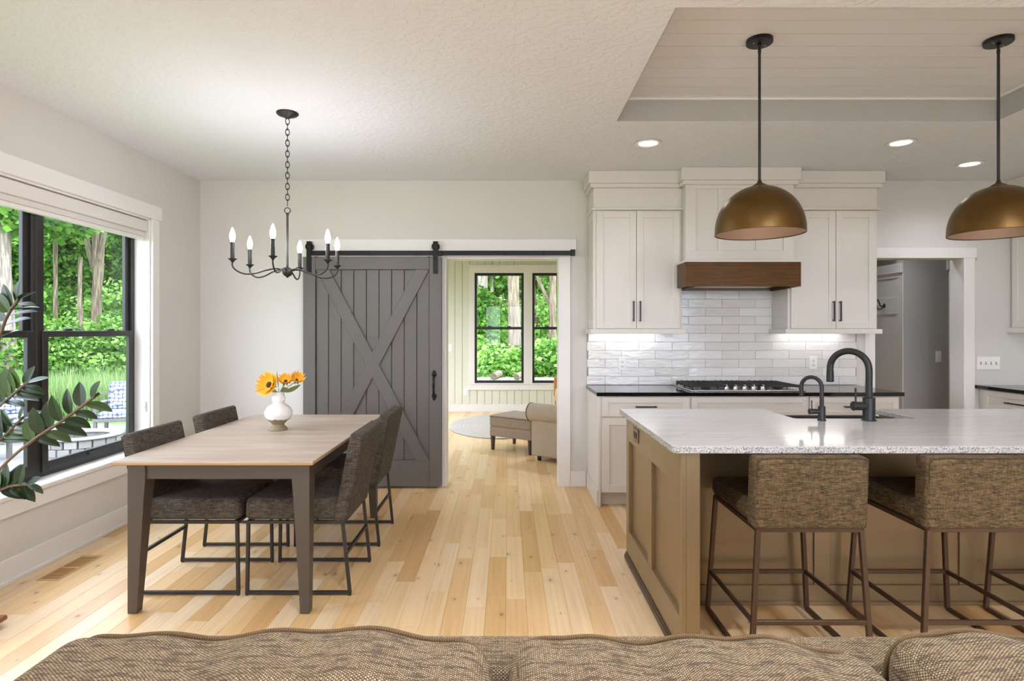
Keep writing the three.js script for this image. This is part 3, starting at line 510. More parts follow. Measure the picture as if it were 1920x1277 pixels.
{ // base cabinets and black counter
  const CD = 4.73, end = 3.09, defs = [[0.735, 1.44, 'white shaker base cabinet left of the cooktop'], [1.44, 2.372, 'white shaker base cabinet under the cooktop'], [2.372, end, 'white shaker base cabinet at the mudroom end of the counter']];
  defs.forEach(([a, b, label], i) => {
    const t = thing('base_cabinet', label, 'cabinet', [(a + b) / 2, 0, DB], 'white base cabinets on the back wall');
    part(t, 'body', B(a, b, 0.11, CT - 0.031, CD, DB - 0.003, 0.001), M.cabinet); part(t, 'toe_kick', B(a, b, 0, 0.11, CD + 0.07, CD + 0.09, 0.001), M.cabinet);
    const dr = shaker(t, 'drawer', a + 0.012, b - 0.006, 0.715, CT - 0.038, CD, 0.045), x = i === 0 ? (1211 - PX) / 238 : i === 1 ? 1.9 : (1595 - PX) / 238 + 0.03;
    if (i !== 1) pull(dr, V(x - 0.075, 0.795, CD - 0.011), V(x + 0.075, 0.795, CD - 0.011), V(0, 0, -0.034));
    const m = (a + b) / 2; const l = shaker(t, 'door', a + 0.012, m - 0.002, 0.118, 0.705, CD), r = shaker(t, 'door', m + 0.002, b - 0.006, 0.118, 0.705, CD);
    pull(l, V(m - 0.03, 0.52, CD - 0.02), V(m - 0.03, 0.67, CD - 0.02), V(0, 0, -0.028)); pull(r, V(m + 0.03, 0.52, CD - 0.02), V(m + 0.03, 0.67, CD - 0.02), V(0, 0, -0.028));
    if (i === 0) { part(t, 'end_panel', B(0.715, 0.734, 0, CT - 0.031, CD - 0.008, DB - 0.003, 0.0015), M.cabinet); part(t, 'shoe_moulding', [B(0.702, 0.715, 0, 0.13, CD - 0.012, DB - 0.03), B(0.702, 0.734, 0, 0.02, CD - 0.02, CD - 0.008)], M.cabinet); }
  });
  single('countertop', 'polished black granite countertop along the back wall', 'countertop', B(0.70, 3.125, CT - 0.03, CT, 4.70, DB - 0.014, 0.003), M.blackStone);
  const t = thing('cooktop', 'stainless gas cooktop with black iron grates', 'cooktop', [1.918, CT, 5.0]);
  const x0 = 1.463, x1 = 2.373, d0 = 4.755, d1 = 5.27;
  part(t, 'tray', [RB(x0, x1, CT, CT + 0.012, d0, d1, 0.004, 2)], M.steel);
  const xs = [1.475, 1.772, 2.066, 2.362];
  for (let k = 0; k < 3; k++) {
    const a = xs[k] + 0.004, b = xs[k + 1] - 0.004, y = CT + 0.04, f = k === 1 ? d0 + 0.13 : d0 + 0.05, e = d1 - 0.02, g = [];
    for (const x of [a + 0.008, b - 0.008]) g.push(bar(V(x, y, f), V(x, y, e), 0.013, 0.016)); for (const d of [f, (f + e) / 2, e]) g.push(bar(V(a + 0.008, y, d), V(b - 0.008, y, d), 0.012, 0.014));
    for (let j = 1; j < 6; j++) { const x = lerp(a, b, j / 6); g.push(bar(V(x, y + 0.004, f), V(x, y + 0.004, e), 0.009, 0.014)); }
    for (const x of [a + 0.008, b - 0.008]) for (const d of [f, (f + e) / 2, e]) g.push(bar(V(x, CT + 0.01, d), V(x, y, d), 0.012)); if (k !== 1) for (let j = 0; j < 8; j++) { const x = k === 0 ? a : b; g.push(bar(V(x, CT + 0.022, lerp(f, e, (j + 0.5) / 8)), V(x, y, lerp(f, e, (j + 0.5) / 8)), 0.012)); }
    part(t, 'grate', g, M.castIron);
    for (const d of k === 1 ? [5.08] : [4.9, 5.15]) { const bx = (a + b) / 2; part(t, 'burner', lathe([[0, 0.03], [0.034, 0.03], [0.038, 0.022], [0.038, 0.014], [0.05, 0.012], [0.05, 0.008], [0, 0.008]], bx, CT, d, 24), M.castIron); }
  }
  for (let k = 0; k < 5; k++) { const x = 1.762 + k * 0.0735; const kb = part(t, 'knob', [lathe([[0, 0.038], [0.017, 0.038], [0.019, 0.034], [0.019, 0.018], [0.024, 0.016], [0.024, 0.01], [0, 0.01]], x, CT, d0 + 0.06, 24), bar(V(x, CT + 0.044, d0 + 0.042), V(x, CT + 0.044, d0 + 0.078), 0.01, 0.014)], M.steel); }
}
{ // side run of cabinets on the right wall
  const fx = 4.215, d0 = 2.6, d1 = DB - 0.004, t = thing('base_cabinet', 'white base cabinet run along the right wall beside the switch plate', 'cabinet', [4.5, 0, 4.0]);
  part(t, 'body', B(fx + 0.02, XR - 0.002, 0.11, CT - 0.031, d0, d1, 0.001), M.cabinet); part(t, 'toe_kick', B(fx + 0.09, fx + 0.11, 0, 0.11, d0, d1, 0.001), M.cabinet);
  const front = (name, a, b, y0, y1) => { const fw = 0.05, f = part(t, name, [B(fx, fx + 0.02, y0, y1, a, a + fw), B(fx, fx + 0.02, y0, y1, b - fw, b), B(fx, fx + 0.02, y0, y0 + fw, a + fw, b - fw), B(fx, fx + 0.02, y1 - fw, y1, a + fw, b - fw)], M.cabinet); part(f, 'panel', B(fx + 0.009, fx + 0.016, y0 + fw - 0.002, y1 - fw + 0.002, a + fw - 0.002, b - fw + 0.002, 0), M.cabinet); return f; };
  for (const [a, b] of [[4.45, 5.30], [3.54, 4.44], [2.62, 3.53]]) {
    const dr = front('drawer', a, b, 0.70, CT - 0.036), c = (a + b) / 2 + 0.06; pull(dr, V(fx + 0.009, 0.785, c - 0.1), V(fx + 0.009, 0.785, c + 0.1), new THREE.Vector3(-0.034, 0, 0));
    const m = (a + b) / 2; const l = front('door', a, m - 0.002, 0.118, 0.69), r = front('door', m + 0.002, b, 0.118, 0.69); for (const [p, s] of [[l, -0.03], [r, 0.03]]) pull(p, V(fx, 0.52, m + s), V(fx, 0.66, m + s), new THREE.Vector3(-0.028, 0, 0));
  }
  single('countertop', 'black granite countertop on the right wall below the switch plate', 'countertop', B(4.19, XR - 0.002, CT - 0.03, CT, d0 - 0.02, DB - 0.002, 0.003), M.blackStone);
  const u = thing('wall_cabinet', 'white wall cabinet on the right wall at the picture edge', 'cabinet', [4.66, 1.375, 4.5]);
  part(u, 'body', B(4.52, XR - 0.002, 1.418, CH - 0.002, 3.6, DB - 0.003, 0.001), M.cabinet);
  for (const [a, b] of [[4.6, 5.33], [3.86, 4.59]]) { const fw = 0.057, f = part(u, 'door', [B(4.5, 4.52, 1.42, 2.41, a, a + fw), B(4.5, 4.52, 1.42, 2.41, b - fw, b), B(4.5, 4.52, 1.42, 1.477, a + fw, b - fw), B(4.5, 4.52, 2.353, 2.41, a + fw, b - fw)], M.cabinet); part(f, 'panel', B(4.509, 4.516, 1.475, 2.355, a + fw - 0.002, b - fw + 0.002, 0), M.cabinet); }
  part(u, 'light_rail', B(4.48, 4.505, 1.375, 1.418, 3.6, DB - 0.003), M.cabinet); part(u, 'crown_moulding', B(4.47, XR - 0.003, 2.62, CH - 0.001, 3.57, DB - 0.003, 0.003), M.cabinet);
  part(u, 'led_strip', B(4.7, 4.725, 1.404, 1.416, 3.8, 5.1, 0.001), M.led, 'glowing under-cabinet light strip');
  const L = new THREE.RectAreaLight('#eef2ff', 10 * LAMP, 0.024, 1.3); L.position.set(4.712, 1.402, -4.45); L.lookAt(4.712, 0, -4.45); scene.add(L);
}
{ // mudroom locker with coat hook
  const t = thing('mudroom_locker', 'white panelled mudroom locker seen through the cased opening', 'locker', [4.17, 0, 6.8]);
  const X = 4.1;
  part(t, 'back_panel', B(X + 0.012, 4.238, 0, 2.0, 6.33, 7.5, 0.001), M.cabinet); part(t, 'top_moulding', B(X - 0.018, X + 0.011, 2.0, 2.1, 6.2, 7.5, 0.003), M.cabinet);
  part(t, 'corner_stile', B(X, X + 0.012, 0, 2.0, 6.201, 6.27), M.cabinet); part(t, 'hook_rail', B(X, X + 0.012, 1.57, 1.75, 6.27, 7.5, 0.003), M.cabinet); part(t, 'side_lining', B(X + 0.006, X + 0.012, 0, 2.0, 6.27, 6.33, 0), M.cabinet); part(t, 'top_rail', B(X, X + 0.012, 1.95, 2.0, 6.27, 7.5, 0.003), M.cabinet);
  const h = thing('coat_hook', 'black double coat hook on the mudroom locker', 'hook', [X, 1.6, 6.5]);
  part(h, 'hook_base', [sphere(0.02, X - 0.004, 1.665, 6.5, 0.35, 1.3, 1)], M.black);
  part(h, 'hook_prong', tube([V(X - 0.004, 1.665, 6.5), V(X - 0.04, 1.66, 6.5), V(X - 0.06, 1.70, 6.5), V(X - 0.075, 1.735, 6.5)], 0.007, 8), M.black); part(h, 'hook_prong', tube([V(X - 0.004, 1.66, 6.5), V(X - 0.04, 1.63, 6.5), V(X - 0.07, 1.63, 6.5), V(X - 0.085, 1.655, 6.5)], 0.007, 8), M.black);
}

// ---------------------------------------------------------------- island
const IX0 = 0.727, IX1 = 3.12, ID0 = 2.505, ID1 = 3.66, IY = 0.881;
{
  const t = thing('kitchen_island', 'bronze-brown painted kitchen island with a panelled end', 'island', [1.9, 0, 3.1]);
  // end panel with two recessed panels
  const y0 = 0.186, y1 = 0.73, fr = (a, b, p, q) => B(IX0, IX0 + 0.022, p, q, a, b, 0.0015);
  part(t, 'end_panel', B(IX0 + 0.0215, IX0 + 0.08, 0, IY, ID0, ID1, 0.002), M.island);
  part(t, 'end_frame', [fr(ID0, 2.535, 0, IY), fr(3.027, 3.108, y0, y1), fr(3.587, ID1, 0, IY), fr(2.535, 3.587, 0, y0), fr(2.535, 3.587, y1, IY)], M.island);
  part(t, 'shoe_moulding', [B(IX0 - 0.014, IX0 - 0.0005, 0, 0.03, ID0, ID1, 0.004), B(IX0 - 0.008, IX0 - 0.0005, 0.03, 0.042, ID0, ID1, 0.003)], M.islandDark);
  part(t, 'end_panel', B(IX1 - 0.08, IX1, 0, IY, ID0, ID1, 0.002), M.island);
  part(t, 'knee_panel', B(IX0 + 0.08, IX1 - 0.08, 0, IY, 3.05, 3.07, 0.001), M.island);
  for (const x of [0.808, 1.56, 2.3, 2.96]) part(t, 'knee_stile', B(x, x + 0.08, 0.1, 0.79, 3.04, 3.05, 0.0015), M.island);
  for (const g of [B(IX0 + 0.08, IX1 - 0.08, 0.015, 0.1, 3.036, 3.05, 0.002), B(IX0 + 0.08, IX1 - 0.08, 0, 0.02, 3.026, 3.036, 0.003), B(IX0 + 0.08, IX1 - 0.08, 0.79, IY, 3.038, 3.05, 0.002)]) part(t, 'knee_rail', g, M.island);
  part(t, 'cabinet_body', [B(IX0 + 0.08, 1.575, 0.1, IY, 3.07, ID1 - 0.02, 0), B(2.263, IX1 - 0.08, 0.1, IY, 3.07, ID1 - 0.02, 0), B(1.575, 2.263, 0.1, 0.62, 3.07, ID1 - 0.02, 0), B(IX0 + 0.08, IX1 - 0.08, 0, 0.1, 3.07, ID1 - 0.09, 0)], M.island);
  for (const [a, b] of [[0.82, 1.19], [1.195, 1.565], [2.275, 2.65], [2.655, 3.03]]) part(t, 'door', B(a, b, 0.12, IY - 0.01, ID1 - 0.02, ID1, 0.002), M.island);
  part(t, 'door', B(1.58, 2.258, 0.12, 0.61, ID1 - 0.02, ID1, 0.002), M.island);
  const o = thing('island_outlet', 'brown outlet on the panelled island end', 'outlet', [IX0, 0.765, 3.37]);
  part(o, 'cover_plate', RB(IX0 - 0.006, IX0 - 0.0003, 0.765, 0.842, 3.31, 3.435, 0.0025, 2), M.brownPlate);
  for (const d of [3.35, 3.395]) part(o, 'socket', [B(IX0 - 0.009, IX0 - 0.005, 0.787, 0.82, d - 0.017, d + 0.017, 0.002)], M.black);
  // counter in one slab with the sink cut-out open to the back; rounded front corner
  const a = 0.690, b = 3.16, f = 2.487, k = 3.688, s0 = 1.578, s1 = 2.26, sd = 3.285, r = 0.03, y = IY + 0.001, yt = 0.911;
  const sh = new THREE.Shape();
  sh.moveTo(a, -k); sh.lineTo(s0, -k); sh.lineTo(s0, -sd - 0.03); sh.quadraticCurveTo(s0, -sd, s0 + 0.03, -sd); sh.lineTo(s1 - 0.03, -sd); sh.quadraticCurveTo(s1, -sd, s1, -sd - 0.03); sh.lineTo(s1, -k); sh.lineTo(b, -k); sh.lineTo(b, -f - r); sh.quadraticCurveTo(b, -f, b - r, -f); sh.lineTo(a + r, -f); sh.quadraticCurveTo(a, -f, a, -f - r); sh.closePath();
  const top = new THREE.Group(); top.name = numbered('countertop'); tag(top, 'pale grey quartz countertop on the island', 'countertop'); scene.add(top); origin.set(top, new THREE.Vector3());
  // seen from above, the outline's y is -d = z; after the turn z keeps its sign
  const ex = (depth, bev) => { const g = new THREE.ExtrudeGeometry(sh, { depth, bevelEnabled: bev > 0, bevelThickness: bev, bevelSize: bev, bevelOffset: -bev, bevelSegments: 2, curveSegments: 8 }); g.rotateX(Math.PI / 2); return g; };
  const g = ex(yt - y - 0.006, 0.003); g.translate(0, yt - 0.003, 0); const ng = flat(g); uvBox(ng);
  // split into polished top and rough edge by face direction
  const split = (keep) => { const p = ng.attributes.position, n = ng.attributes.normal, u = ng.attributes.uv, P2 = [], N2 = [], U2 = []; for (let i = 0; i < p.count; i += 3) { const up = n.getY(i) > 0.4 || n.getY(i + 1) > 0.4; if (up === keep) for (let j = i; j < i + 3; j++) { P2.push(p.getX(j), p.getY(j), p.getZ(j)); N2.push(n.getX(j), n.getY(j), n.getZ(j)); U2.push(u.getX(j), u.getY(j)); } } const q = new THREE.BufferGeometry(); q.setAttribute('position', new THREE.Float32BufferAttribute(P2, 3)); q.setAttribute('normal', new THREE.Float32BufferAttribute(N2, 3)); q.setAttribute('uv', new THREE.Float32BufferAttribute(U2, 2)); return q; };
  part(top, 'slab', split(true), M.quartz); part(top, 'edge', split(false), M.quartzEdge, 'rough speckled stone edge');
  const s = thing('sink', 'dark apron-front sink set into the island counter', 'sink', [1.92, 0.63, 3.5]);
  const wy = 0.873, x0 = s0 + 0.004, x1 = s1 - 0.004, q0 = sd - 0.02, q1 = k + 0.005;
  part(s, 'basin', [B(x0, x1, 0.63, 0.65, q0, q1, 0.004), B(x0, x0 + 0.02, 0.65, wy, q0, q1, 0.004), B(x1 - 0.02, x1, 0.65, wy, q0, q1, 0.004), B(x0 + 0.02, x1 - 0.02, 0.65, wy, q0, q0 + 0.02, 0.004), B(x0 + 0.02, x1 - 0.02, 0.65, wy, q1 - 0.025, q1, 0.006)], M.sink);
  part(s, 'drain', lathe([[0, 0.003], [0.03, 0.003], [0.045, 0.006], [0.05, 0]], 1.92, 0.65, 3.48, 24), M.steel);
}
function faucet(name, label, x, d, H, r, reach, turn, lever) {
  const y = 0.911, t = thing(name, label, 'faucet', [x, y, d]);
  part(t, 'base', lathe([[0, 0], [r * 2.1, 0], [r * 2.1, 0.004], [r * 1.75, 0.007], [r * 1.75, H * 0.31], [r * 1.6, H * 0.32], [0, H * 0.32]], x, y, d, 28), M.black);
  const R = reach / 2, cx = Math.cos(turn), cd = Math.sin(turn), pts = [V(x, y + H * 0.3, d), V(x, y + H * 0.5, d)];
  for (let k = 0; k <= 10; k++) { const a = Math.PI * k / 10, o = R - R * Math.cos(a); pts.push(V(x + cx * o, y + H - r - R + R * Math.sin(a), d + cd * o)); }
  const e = pts[pts.length - 1].clone();
  part(t, 'spout', tube([...pts, e.clone().setY(e.y - 0.02)], r, 16, 72), M.black);
  part(t, 'spray_head', lathe([[0, 0], [r * 0.95, 0], [r * 1.12, 0.004], [r * 1.05, H * 0.16], [r, H * 0.17], [0, H * 0.17]], e.x, e.y - 0.02 - H * 0.15, -e.z, 24), M.black);
  const yh = y + H * 0.2, h = part(t, 'valve', cyl(V(x, yh, d), V(x - lever, yh, d), r * 1.35), M.black); part(h, 'valve_cap', cyl(V(x - lever, yh, d), V(x - lever - 0.006, yh, d), r * 1.5, r * 1.3), M.black);
  part(t, 'lever', tube([V(x - lever * 0.85, yh, d), V(x - lever * 0.86, yh + H * 0.12, d), V(x - lever * 0.87, yh + H * 0.25, d)], r * 0.28, 8), M.black);
}
faucet('kitchen_faucet', 'tall matte black gooseneck faucet at the island sink', 1.944, 3.215, 0.388, 0.0175, 0.195, Math.PI * 0.735, 0.083);
faucet('filter_faucet', 'small matte black tap left of the tall gooseneck faucet', 1.69, 3.215, 0.24, 0.0105, 0.105, Math.PI * 0.735, 0.062);

// ---------------------------------------------------------------- counter stools
{
  const cx = 1.244, cd = 2.713, t = new THREE.Group(); t.name = numbered('counter_stool'); scene.add(t);
  tag(t, '', 'stool', 'tweed counter stools along the island'); t.position.set(0, 0, 0);
  const L = (x, y, z) => new THREE.Vector3(x, y, z), w = 0.02, st = M.stoolMetal; // local: camera side is +z
  const top = 0.575, xt = 0.2125, xb = 0.2475, zb = 0.267, zt = 0.25;
  const at = (sx, sz, y) => L(sx * lerp(xb, xt, y / top), y, sz * lerp(zb, zt, y / top));
  for (const sx of [-1, 1]) for (const sz of [-1, 1]) part(t, 'leg', bar(at(sx, sz, 0.008), at(sx, sz, top), w, w, 0.002), st);
  for (const sx of [-1, 1]) part(t, 'floor_runner', bar(at(sx, -1, 0.01), at(sx, 1, 0.01), w, 0.018, 0.002), st);
  for (const sx of [-1, 1]) part(t, 'footrest_bar', bar(at(sx, -1, 0.196), at(sx, 1, 0.196), 0.014, 0.02, 0.002), st);
  for (const sz of [-1, 1]) part(t, 'footrest_bar', bar(at(-1, sz, 0.196), at(1, sz, 0.196), 0.014, 0.02, 0.002), st);
  part(t, 'seat_frame', [bar(at(-1, 1, top), at(1, 1, top), w), bar(at(-1, -1, top), at(1, -1, top), w), bar(at(-1, -1, top), at(-1, 1, top), w), bar(at(1, -1, top), at(1, 1, top), w)], st);
  const seat = rbg(0.47, 0.09, 0.46, 4, 0.03); seat.translate(0, top + 0.055, -0.025); part(t, 'seat', uvBox(seat), M.tweedStool);
  const back = rbg(0.468, 0.30, 0.085, 4, 0.018); back.rotateX(0.06); back.translate(0, 0.727, 0.232); const bk = part(t, 'backrest', uvBox(back), M.tweedStool);
  const e = [L(-0.221, 0.59, 0.262), L(-0.222, 0.74, 0.2725), L(-0.222, 0.862, 0.281), L(-0.20, 0.872, 0.2815), L(0, 0.872, 0.2815), L(0.20, 0.872, 0.2815), L(0.222, 0.862, 0.281), L(0.222, 0.74, 0.2725), L(0.221, 0.59, 0.262)];
  part(bk, 'seam', tube(e, 0.0016, 6, 80), M.seam);
  t.position.set(cx, 0, -cd); t.userData.label = 'tweed counter stool nearest the panelled island end';
  copy(t, 1.946, 0, cd, 0, 'tweed counter stool in the middle of the row'); copy(t, 2.632, 0, cd, 0, 'tweed counter stool furthest right, mostly outside the picture');
}

// ---------------------------------------------------------------- dining table and chairs
{
  const t = thing('dining_table', 'rectangular dining table with a pale wood top and dark tapered legs', 'table', [-1.43, 0, 3.72]);
  const a = -1.92, b = -0.945, f = 2.90, k = 4.515, y = 0.76;
  part(t, 'tabletop', B(a, b, y - 0.012, y, f, k, 0.002), M.tableTop);
  part(t, 'tabletop_edge', prismTop(a + 0.001, b - 0.001, f + 0.001, k - 0.001, y - 0.024, y - 0.012, 0.012), M.tableEdge, 'honey-coloured wood edge');
  const lx = [a + 0.052, b - 0.03], ld = [f + 0.035, k - 0.035], y1 = y - 0.024;
  for (const i of [0, 1]) for (const j of [0, 1]) {
    const X = lx[i], D = ld[j], sx = i ? -1 : 1, sd = j ? -1 : 1, g = new THREE.BufferGeometry(), ring = (s, yy) => [[X, D], [X + sx * s, D], [X + sx * s, D + sd * s], [X, D + sd * s]].map(([p, q]) => [p, yy, -q]);
    const levels = [[0.045, 0.003], [0.078, 0.56], [0.086, 0.655], [0.086, y1]].map(([s, yy]) => ring(s, yy)), P3 = [];
    const q4 = (p, q, r, s) => { for (const v of [p, q, r, p, r, s]) P3.push(...v); };
    for (let n = 0; n < 3; n++) for (let m = 0; m < 4; m++) q4(levels[n][m], levels[n][(m + 1) % 4], levels[n + 1][(m + 1) % 4], levels[n + 1][m]);
    q4(...levels[0]); q4(...levels[3]); g.setAttribute('position', new THREE.Float32BufferAttribute(P3, 3)); g.computeVertexNormals(); fixOut(g); const lg = part(t, 'leg', uvBox(g), M.tableLeg);
    part(lg, 'foot_glide', cyl(V(X + sx * 0.022, 0, D + sd * 0.022), V(X + sx * 0.022, 0.004, D + sd * 0.022), 0.012), M.black);
  }
  for (const D of [f + 0.045, k - 0.045 - 0.02]) part(t, 'apron', B(lx[0] + 0.085, lx[1] - 0.085, 0.662, y1, D, D + 0.02), M.tableLeg);
  for (const X of [lx[0] + 0.01, lx[1] - 0.03]) part(t, 'apron', B(X, X + 0.02, 0.662, y1, ld[0] + 0.085, ld[1] - 0.085), M.tableLeg);
}
function fixOut(g) { const p = g.attributes.position, n = g.attributes.normal; g.computeBoundingBox(); const c = g.boundingBox.getCenter(new THREE.Vector3()); for (let i = 0; i < p.count; i += 3) { const cx = (p.getX(i) + p.getX(i + 1) + p.getX(i + 2)) / 3 - c.x, cy = (p.getY(i) + p.getY(i + 1) + p.getY(i + 2)) / 3 - c.y, cz = (p.getZ(i) + p.getZ(i + 1) + p.getZ(i + 2)) / 3 - c.z; if (cx * n.getX(i) + cy * n.getY(i) + cz * n.getZ(i) < 0) { const t = [p.getX(i + 1), p.getY(i + 1), p.getZ(i + 1)]; p.setXYZ(i + 1, p.getX(i + 2), p.getY(i + 2), p.getZ(i + 2)); p.setXYZ(i + 2, ...t); const q = [-n.getX(i), -n.getY(i), -n.getZ(i)]; for (let j = 0; j < 3; j++) n.setXYZ(i + j, ...q); } } }
function prismTop(x0, x1, d0, d1, y0, y1, inset) { // slab whose underside is cut back
  const g = new THREE.BufferGeometry(), P3 = [], r = (i, y) => [[x0 + i, y, -d0 - i], [x1 - i, y, -d0 - i], [x1 - i, y, -d1 + i], [x0 + i, y, -d1 + i]], L0 = r(inset, y0), L1 = r(0, lerp(y0, y1, 0.45)), L2 = r(0, y1);
  const q4 = (p, q, s, t) => { for (const v of [p, q, s, p, s, t]) P3.push(...v); };
  for (const [A, C] of [[L0, L1], [L1, L2]]) for (let m = 0; m < 4; m++) q4(A[m], A[(m + 1) % 4], C[(m + 1) % 4], C[m]);
  q4(...L0); q4(...L2); g.setAttribute('position', new THREE.Float32BufferAttribute(P3, 3)); g.computeVertexNormals(); fixOut(g); return uvBox(g);
}
{
  const t = new THREE.Group(); t.name = numbered('dining_chair'); scene.add(t); tag(t, '', 'chair', 'upholstered chairs around the dining table');
  const L = (x, y, z) => new THREE.Vector3(x, y, z), w = 0.017, hw = 0.226, m = M.chairIron; // local: front at x = 0, back towards +x
  for (const s of [-1, 1]) {
    part(t, 'front_leg', bar(L(0.012, 0.012, s * hw), L(0.018, 0.385, s * hw), w), m); part(t, 'back_leg', bar(L(0.553, 0.012, s * hw), L(0.515, 0.385, s * hw), w), m);
    part(t, 'floor_runner', bar(L(0.004, 0.014, s * hw), L(0.561, 0.014, s * hw), w), m);
    for (const x of [0.012, 0.552]) part(t, 'foot_glide', cyl(L(x, 0, s * hw), L(x, 0.006, s * hw), 0.009), M.black);
  }
  part(t, 'rear_stretcher', bar(L(0.531, 0.217, -hw), L(0.531, 0.217, hw), w), m);
  part(t, 'seat_frame', [bar(L(0.01, 0.386, -hw), L(0.525, 0.386, -hw), w), bar(L(0.01, 0.386, hw), L(0.525, 0.386, hw), w), bar(L(0.018, 0.386, -hw), L(0.018, 0.386, hw), w), bar(L(0.515, 0.386, -hw), L(0.515, 0.386, hw), w)], m);
  const seat = rbg(0.49, 0.115, 0.475, 4, 0.03); { const p = seat.attributes.position; for (let i = 0; i < p.count; i++) { const x = p.getX(i) / 0.245, z = p.getZ(i) / 0.237; if (p.getY(i) > 0) p.setY(i, p.getY(i) + 0.012 * (1 - x * x) * (1 - z * z)); } seat.computeVertexNormals(); }
  seat.translate(0.245, 0.4525, 0); uvBox(seat); part(t, 'seat', seat, M.tweed);
  const back = rbg(0.075, 0.475, 0.478, 4, 0.02); back.rotateZ(-0.2); back.translate(0.547, 0.618, 0); uvBox(back); const bk = part(t, 'backrest', back, M.tweed);
  const tilt = (u, y) => L(0.547 + u * Math.cos(0.2) + y * Math.sin(0.2), 0.618 - u * Math.sin(0.2) + y * Math.cos(0.2), 0);
  for (const s of [-1, 1]) { const pts = [-0.225, 0, 0.21, 0.228].map(y => tilt(0.033, y).setZ(s * 0.2335)); part(bk, 'seam', tube(pts, 0.0018, 6, 40), M.seam); }
  t.position.set(-1.385, 0, -3.375); t.userData.label = 'dark tweed dining chair nearest the camera on the door side of the table';
  copy(t, -1.385, 0, 4.088, 0, 'dark tweed dining chair nearest the barn door');
  copy(t, -1.408, 0, 3.375, Math.PI, 'dark tweed dining chair beside the window, nearer the camera'); copy(t, -1.408, 0, 4.088, Math.PI, 'dark tweed dining chair by the window in the far corner');
}
{ // vase and flowers
  const x = -1.467, d = 3.82, y = 0.7605, t = thing('vase', 'double-gourd white vase with a bare olive clay foot', 'vase', [x, y, d]);
  const prof = [[0, 0], [0.052, 0], [0.056, 0.006], [0.05, 0.016], [0.036, 0.032], [0.037, 0.038], [0.052, 0.054], [0.070, 0.070], [0.081, 0.088], [0.085, 0.106], [0.081, 0.126], [0.067, 0.147], [0.046, 0.163], [0.035, 0.171], [0.034, 0.175], [0.039, 0.188], [0.0405, 0.202], [0.038, 0.217], [0.034, 0.228], [0.0345, 0.2405], [0.031, 0.2425], [0.028, 0.235], [0.03, 0.2]];
  const c = new THREE.SplineCurve(prof.map(([r, h]) => new THREE.Vector2(r, h))).getPoints(90), n = 64, lim = (a) => 0.073 + 0.0025 * Math.sin(5 * a) + 0.0018 * Math.sin(13 * a + 1) - 0.003 * Math.max(0, Math.sin(2 * a));
  const shell = (glazed) => { const P3 = [], N3 = []; for (let i = 0; i < n; i++) for (let j = 0; j < c.length - 1; j++) { const a = i / n * 2 * Math.PI, b = (i + 1) / n * 2 * Math.PI, e = lim((a + b) / 2), mid = (c[j].y + c[j + 1].y) / 2, up = mid > e || j > 60; if (up !== glazed) continue; const o = glazed && j < 75 ? 0.0009 : 0, v = (q, al) => [Math.sin(al) * (q.x + o), q.y, Math.cos(al) * (q.x + o)]; const A = v(c[j], a), Bq = v(c[j], b), C = v(c[j + 1], b), D = v(c[j + 1], a); for (const q of [A, Bq, C, A, C, D]) P3.push(q[0] + x, q[1] + y, q[2] - d); const tx = c[j + 1].x - c[j].x, ty = c[j + 1].y - c[j].y, l = Math.hypot(tx, ty) || 1; const nn = (al) => [Math.sin(al) * ty / l, -tx / l, Math.cos(al) * ty / l]; for (const al of [a, b, b, a, b, a]) N3.push(...nn(al)); } const g = new THREE.BufferGeometry(); g.setAttribute('position', new THREE.Float32BufferAttribute(P3, 3)); g.setAttribute('normal', new THREE.Float32BufferAttribute(N3, 3)); return uvBox(g); };
  part(t, 'bare_foot', shell(false), M.bareClay, 'unglazed olive foot'); part(t, 'glazed_body', shell(true), M.glaze);
  part(t, 'loop_handle', new THREE.TorusGeometry(0.012, 0.004, 8, 20).rotateY(0.5).translate(x + 0.034, y + 0.202, -d + 0.024).toNonIndexed(), M.glaze);
  const petals = (cnt, len, wid, cup, tw) => { const out = []; for (let k = 0; k < cnt; k++) { const g = new THREE.PlaneGeometry(wid, len, 2, 4), p = g.attributes.position; for (let i = 0; i < p.count; i++) { const v = p.getY(i) / len + 0.5; p.setX(i, p.getX(i) * Math.sin(Math.PI * clamp(0.18 + 0.8 * v)) * 1.05); p.setZ(i, cup * len * v * v - 0.15 * Math.abs(p.getX(i))); p.setY(i, v * len + 0.012); } g.computeVertexNormals(); g.rotateZ(k / cnt * 2 * Math.PI + tw + rr(-0.1, 0.1)); out.push(g.toNonIndexed()); } return out; };
  const flower = (label, px, py, pd, dir, len, cnt, mat, cup) => {
    const s = thing('sunflower', label, 'flower', [x, y + 0.2, d], 'flowers in the vase'), q = new THREE.Quaternion().setFromUnitVectors(new THREE.Vector3(0, 0, 1), dir.clone().normalize()), mv = (g) => { g.applyQuaternion(q); g.translate(px, py, -pd); return g; };
    const bk = V(px, py, pd).sub(dir.clone().normalize().multiplyScalar(0.012));
    part(s, 'stem', tube([V(x + rr(-0.008, 0.008), y + 0.12, d), V(x + (px - x) * 0.2, y + 0.235, d), bk], 0.0028, 6, 20), M.flowerLeaf);
    part(s, 'outer_petals', petals(cnt, len, len * 0.5, cup, 0).map(mv), mat); part(s, 'inner_petals', petals(cnt - 3, len * 0.78, len * 0.44, cup + 0.45, 0.2).map(mv), M.petalDeep);
    part(s, 'flower_eye', mv(sphere(0.014 * len / 0.05, 0, 0.0, 0, 1, 1, 0.5)), M.flowerEye); part(s, 'sepal', petals(7, len * 0.5, len * 0.3, -0.5, 0.1).map(g => mv(g.translate(0, 0, -0.004))), M.flowerLeaf); return s;
  };
  const at = (u, v) => [(u - PX) / 293, EYE - (v - PY) / 293];
